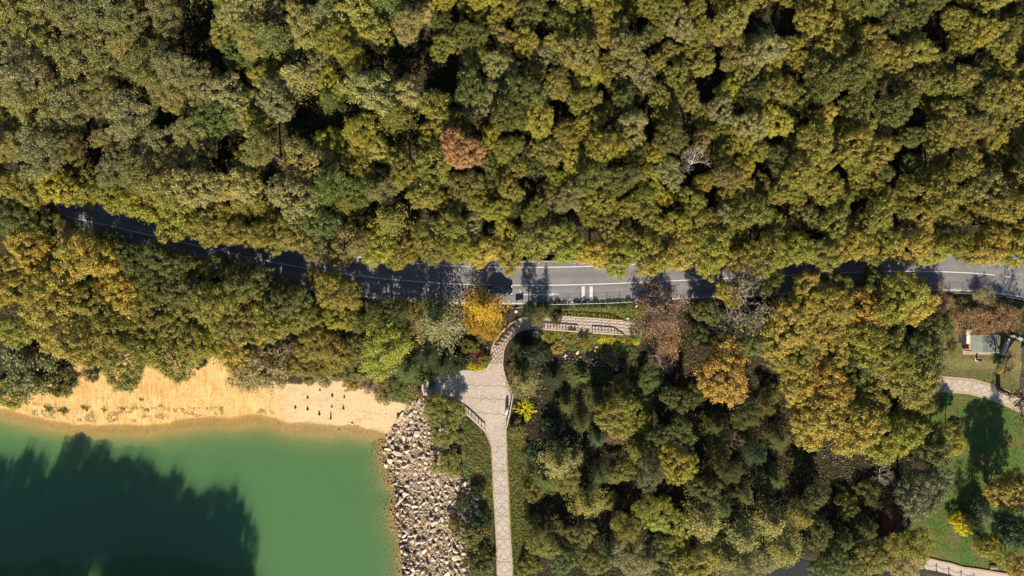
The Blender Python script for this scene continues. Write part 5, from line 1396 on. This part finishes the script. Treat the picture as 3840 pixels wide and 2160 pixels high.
# ---------------------------------------------------------------- garden pavilion
def pavilion():
    z = -1.8
    x, y = W(3690, 1285, z + 2)
    p = thing('garden_pavilion', 'small pavilion with grey-green sheet roof, red posts and white back wall', 'pavilion', (x, y, z))
    k = CAM_H / FPX
    hx, hy = 2.55, 1.5
    MB().box((-hx - .2, -hy - .9, -.1), (hx + .2, hy + .6, .06)).obj('floor_slab', M['border'], p)
    for px_ in (-hx, -.95, hx - .2):
        for py_ in (-hy, hy): MB().box((px_ - .08, py_ - .08, .0), (px_ + .08, py_ + .08, 2.25)).obj('post', M['red'], p)
    for i in range(4):                         # left half of the roof: paler sheets
        a, b = -hx - .05 + i * .52, -hx + .46 + i * .52
        MB().add([(a, -hy - .35, 2.3), (b, -hy - .35, 2.3), (b, hy, 2.55), (a, hy, 2.55), (a, -hy - .35, 2.36), (b, -hy - .35, 2.36), (b, hy, 2.61), (a, hy, 2.61)],
                 [(3, 2, 1, 0), (4, 5, 6, 7), (0, 1, 5, 4), (1, 2, 6, 5), (2, 3, 7, 6), (3, 0, 4, 7)]).obj('roof_sheet', M['greenroof'], p)
    for i in range(4):                         # right half, darker, mottled and lower
        a, b = -.38 + i * .76, .34 + i * .76
        MB().add([(a, -hy - .35, 2.2), (b, -hy - .35, 2.2), (b, hy, 2.45), (a, hy, 2.45), (a, -hy - .35, 2.25), (b, -hy - .35, 2.25), (b, hy, 2.5), (a, hy, 2.5)],
                 [(3, 2, 1, 0), (4, 5, 6, 7), (0, 1, 5, 4), (1, 2, 6, 5), (2, 3, 7, 6), (3, 0, 4, 7)]).obj('roof_sheet', M['mottledroof'], p)
    MB().box((-hx - .2, -hy - .4, 2.16), (hx + .1, -hy - .32, 2.3)).obj('fascia', M['white'], p)
    MB().add([(-hx + .2, hy + .02, 2.3), (hx, hy + .02, 2.1), (hx, hy + 1.15, 1.75), (-hx + .2, hy + 1.3, 1.9), (-hx + .2, hy + .02, 2.36), (hx, hy + .02, 2.16), (hx, hy + 1.15, 1.81), (-hx + .2, hy + 1.3, 1.96)],
             [(3, 2, 1, 0), (4, 5, 6, 7), (0, 1, 5, 4), (1, 2, 6, 5), (2, 3, 7, 6), (3, 0, 4, 7)]).obj('lean_to_roof', M['thatch'], p)
    MB().box((-hx - .9, -.2, -.1), (-hx - .3, hy + .9, 2.3)).obj('end_wall', M['white'], p)
    MB().box((-hx - .3, hy + .5, -.1), (-hx + .15, hy + .9, 2.3)).obj('return_wall', M['white'], p)
    MB().box((-hx - .28, -1.2, .02), (-hx - .2, hy + .48, 1.9)).obj('red_screen', M['red'], p)
pavilion()
x, y, z = ground(3661, 1348)
gp = thing('gate_post', 'red gate post on a white foot on the lawn below the pavilion', 'post', (x, y, z))
MB().box((-.16, -.16, .1), (.16, .16, 1.7), 0, None, .05).obj('post', M['red'], gp)
MB().box((-.3, -.3, -.2), (.3, .3, .12)).obj('foot', M['white'], gp)
bz = -1.9
gw = thing('garden_wall', 'white angled low wall beside the pavilion', 'wall', (*W(3790, 1290, bz), bz))
o2 = np.array(W(3790, 1290, bz))
q1 = np.array([W(a, b, bz) for a, b in ((3752, 1330), (3763, 1300), (3774, 1270))]) - o2
MB().ribbon(q1, .4, -.5, 1.4).obj('wall_length', M['white'], gw)
q1 = np.array([W(a, b, bz) for a, b in ((3776, 1258), (3805, 1264), (3836, 1280))]) - o2
MB().ribbon(q1, .4, -.5, 1.55).obj('wall_length', M['white'], gw)
hut = thing('garden_hut', 'white-walled hut with a dark flat roof at the paved path corner', 'hut', (*W(3858, 1320, bz), bz))
MB().box((-1.6, -1.8, -.4), (1.9, 1.2, 2.3)).obj('wall', M['white'], hut)
MB().box((-1.85, -2.0, 2.3), (2.1, 1.4, 2.48)).obj('roof', M['metal'], hut)
MB().box((-.5, -1.83, -.3), (.4, -1.79, 1.8)).obj('door', M['red'], hut)
pw = thing('panel_wall', 'pale panelled wall beside the leafless tree and paved path', 'wall', (*W(3826, 1440, EZ), EZ))
for k in range(4): MB().box((-.1 + .02 * k, -2.4 + k * 1.42, -.3), (.1 + .02 * k, -1.02 + k * 1.42, 1.5)).obj('panel', M['white'], pw)

# dry reed clumps
def reeds(px, py, r, n, label, h=1.7):
    x, y, z = ground(px, py)
    V, F = [], []
    for k in range(n):
        a = rng.uniform(0, 6.28); d = r * math.sqrt(rng.random()); bx, by = math.cos(a) * d, math.sin(a) * d * 1.6
        tx, ty = bx + rng.normal(0, .35), by + rng.normal(0, .35) - .25; hh = h * rng.uniform(.6, 1.1)
        s = rng.uniform(.02, .045); c, sn = math.cos(a) * s, math.sin(a) * s
        o = len(V); V += [(bx - c, by - sn, 0), (bx + c, by + sn, 0), (tx, ty, hh)]; F.append((o, o + 1, o + 2))
    m = mesh_np('reed_clump', V, F, M['thatch']); ob = link(bpy.data.objects.new('reed_clump', m)); ob.location = (x, y, z - .05)
    tag(ob, label, 'reeds')
reeds(3335, 1950, 1.7, 900, 'reddish-brown dry reed clump in the shade beside the sage-grey tree')
reeds(2590, 2040, 1.0, 500, 'reddish-brown dry reed clump by the small dark pool between conifers')
reeds(2378, 1240, .9, 350, 'pale dry reed clump across the end of the ramp', .9)

# ---------------------------------------------------------------- grass and ground leaves (uncountable)
def blades(name, polys, label, cat, n, size, cols, mat='leaf', up=.6, zz=-1.5, patchy=0):
    P = []
    for poly in polys:
        q = np.array(poly, float); lo, hi = q.min(0), q.max(0)
        k = int(n * (hi - lo).prod() / sum((np.array(p, float).max(0) - np.array(p, float).min(0)).prod() for p in polys))
        c = rng.uniform(lo, hi, (k, 2)); P.append(c[sdf(c[:, 0], c[:, 1], q) < 0])
    P = np.vstack(P); Z = np.full(len(P), zz)
    for _ in range(4):
        k = (CAM_H - Z) / FPX; X = (P[:, 0] - 1920) * k; Y = (1080 - P[:, 1]) * k; Z = height_g(X, Y)
    keep = np.ones(len(X), bool)
    for pp, z, bl in PADS: keep &= sdf(X, Y, pp) > .1
    keep &= sdf(X, Y, LAKE_W) > .6
    keep &= np.abs(Y - road_y(X)) > 4.2
    if patchy: keep &= (vnoise(X, Y * 2.2, 1.9) > patchy) & (vnoise(X + 9, Y, .7) > .4)
    X, Y, Z = X[keep], Y[keep], Z[keep]; m_ = len(X)
    s = size * rng.uniform(.5, 1.5, m_)
    clump = vnoise(X, Y, 1.7)
    m = leaf_mesh(name, np.c_[X, Y, Z + s * .3 + .02], rng.normal(0, .55, (m_, 3)) + np.array([0, -.2, up]), s, s * .4, np.c_[rng.random(m_), np.clip(clump + rng.normal(0, .15, m_), 0, 1), np.zeros(m_)], M[mat])
    o = link(bpy.data.objects.new(name, m)); o.color = cols
    return tag(o, label, cat, kind='stuff')
blades('bank_grass', [[(1950, 1142), (2420, 1132), (2420, 1215), (2344, 1202), (2100, 1186), (1990, 1188)], [(2000, 1236), (2340, 1258), (2400, 1270), (2330, 1310), (2220, 1330), (2090, 1300)], [(1730, 1570), (1840, 1640), (1850, 2170), (1740, 2170), (1760, 1900), (1740, 1750)], [(1900, 1600), (1965, 1610), (1985, 1800), (1985, 2170), (1928, 2170), (1905, 1700)], [(1380, 1440), (1560, 1440), (1590, 1500), (1520, 1515), (1440, 1500)]],
       'olive tufted grass on the banks beside ramp and path', 'grass', 42000, .28, (.15, .14, .036, .9))
blades('lawn_grass', [[(3480, 1340), (3760, 1335), (3790, 1400), (3840, 1480), (3840, 2150), (3640, 2130), (3440, 2090), (3400, 2000), (3450, 1880), (3540, 1800), (3480, 1600)]],
       'green lawn with brown worn patches', 'grass', 30000, .16, (.072, .115, .022, .8), up=1.2, zz=EZ)
blades('forest_litter', [[(-60, 1040), (700, 1060), (1350, 1150), (1900, 1145), (1900, 1200), (1840, 1360), (1600, 1410), (1400, 1440), (1000, 1400), (600, 1330), (250, 1390), (-60, 1470)], [(1930, 1380), (2420, 1290), (2420, 1140), (3500, 1110), (3500, 1340), (3400, 1600), (3450, 1880), (3380, 2060), (3000, 2080), (2850, 2180), (1965, 2180), (1965, 1640)], [(3500, 1110), (3840, 1130), (3840, 1260), (3600, 1220)], [(-100, -60), (3940, -60), (3940, 960), (2200, 960), (1300, 930), (500, 780), (-100, 650)]],
       'fallen leaves and low weeds under the trees', 'leaves', 190000, .36, (.075, .068, .022, 1.0))
blades('shore_debris', [[(120, 1510), (300, 1520), (700, 1530), (1000, 1520), (1040, 1555), (900, 1555), (700, 1565), (450, 1588), (250, 1580), (120, 1555)]],
       'dark twigs and weed strewn along the sand above the waterline', 'debris', 9000, .2, (.16, .10, .045, 1.0), up=1.6, zz=-5.3, patchy=.60)
# leaves blown onto the paving and road edges
def strewn(name, label, pts, size, col):
    P = np.array(pts); n = len(P)
    m = leaf_mesh(name, P + np.c_[np.zeros((n, 2)), np.full(n, .03)], rng.normal(0, .3, (n, 3)) + np.array([0, 0, 1]), size * rng.uniform(.5, 1.5, n), size * .6, np.c_[rng.random((n, 2)), np.zeros(n)], M['leaf'])
    o = link(bpy.data.objects.new(name, m)); o.color = col
    tag(o, label, 'leaves', kind='stuff')
L_ = []
for poly, z, n in ((PLAZA, PZ, 700), (DAMPATH, PZ, 260), (RAMP, RZ, 160), (EPATH, EZ, 260)):
    q = Wl(poly, z); lo, hi = q.min(0), q.max(0); c = rng.uniform(lo, hi, (n * 2, 2)); d_ = sdf(c[:, 0], c[:, 1], q)
    c = c[(d_ < -.05) & ((d_ > -.9) | (rng.random(len(c)) < .35))]
    L_ += [(a, b, z) for a, b in c]
strewn('fallen_leaves', 'brown leaves blown over the plaza and paths', L_, .17, (.17, .105, .045, 1))
c = np.c_[rng.uniform(-80, -22, 6000), rng.uniform(-52, -24, 6000)]; d_ = sdf(c[:, 0], c[:, 1], LAKE_W)
c = c[(d_ < -.2) & (rng.random(6000) < .5 * np.exp(d_ / 3.0))]
strewn('floating_leaves', 'small leaves floating on the lake near the shore', [(a, b, LAKE_Z - .02) for a, b in c], .2, (.2, .13, .05, 1))
k_ = rng.integers(0, len(ROAD), 2600); sd_ = np.where(rng.random(2600) < .5, OFF_N[k_] + .6 - np.abs(rng.normal(0, .5, 2600)), OFF_S[k_] - .25 + np.abs(rng.normal(0, .4, 2600)))
T_ = np.gradient(ROAD, axis=0); T_ /= np.linalg.norm(T_, axis=1, keepdims=True)
P_ = ROAD[k_] + np.c_[-T_[k_, 1], T_[k_, 0]] * sd_[:, None] + T_[k_] * rng.uniform(-.8, .8, (2600, 1))
strewn('road_leaves', 'brown leaves gathered along both road edges', np.c_[P_, np.zeros(2600)], .16, (.17, .105, .045, 1))
print('objects', len(bpy.data.objects), 'forest', len(IN_TREES), len(EDGE_TREES))
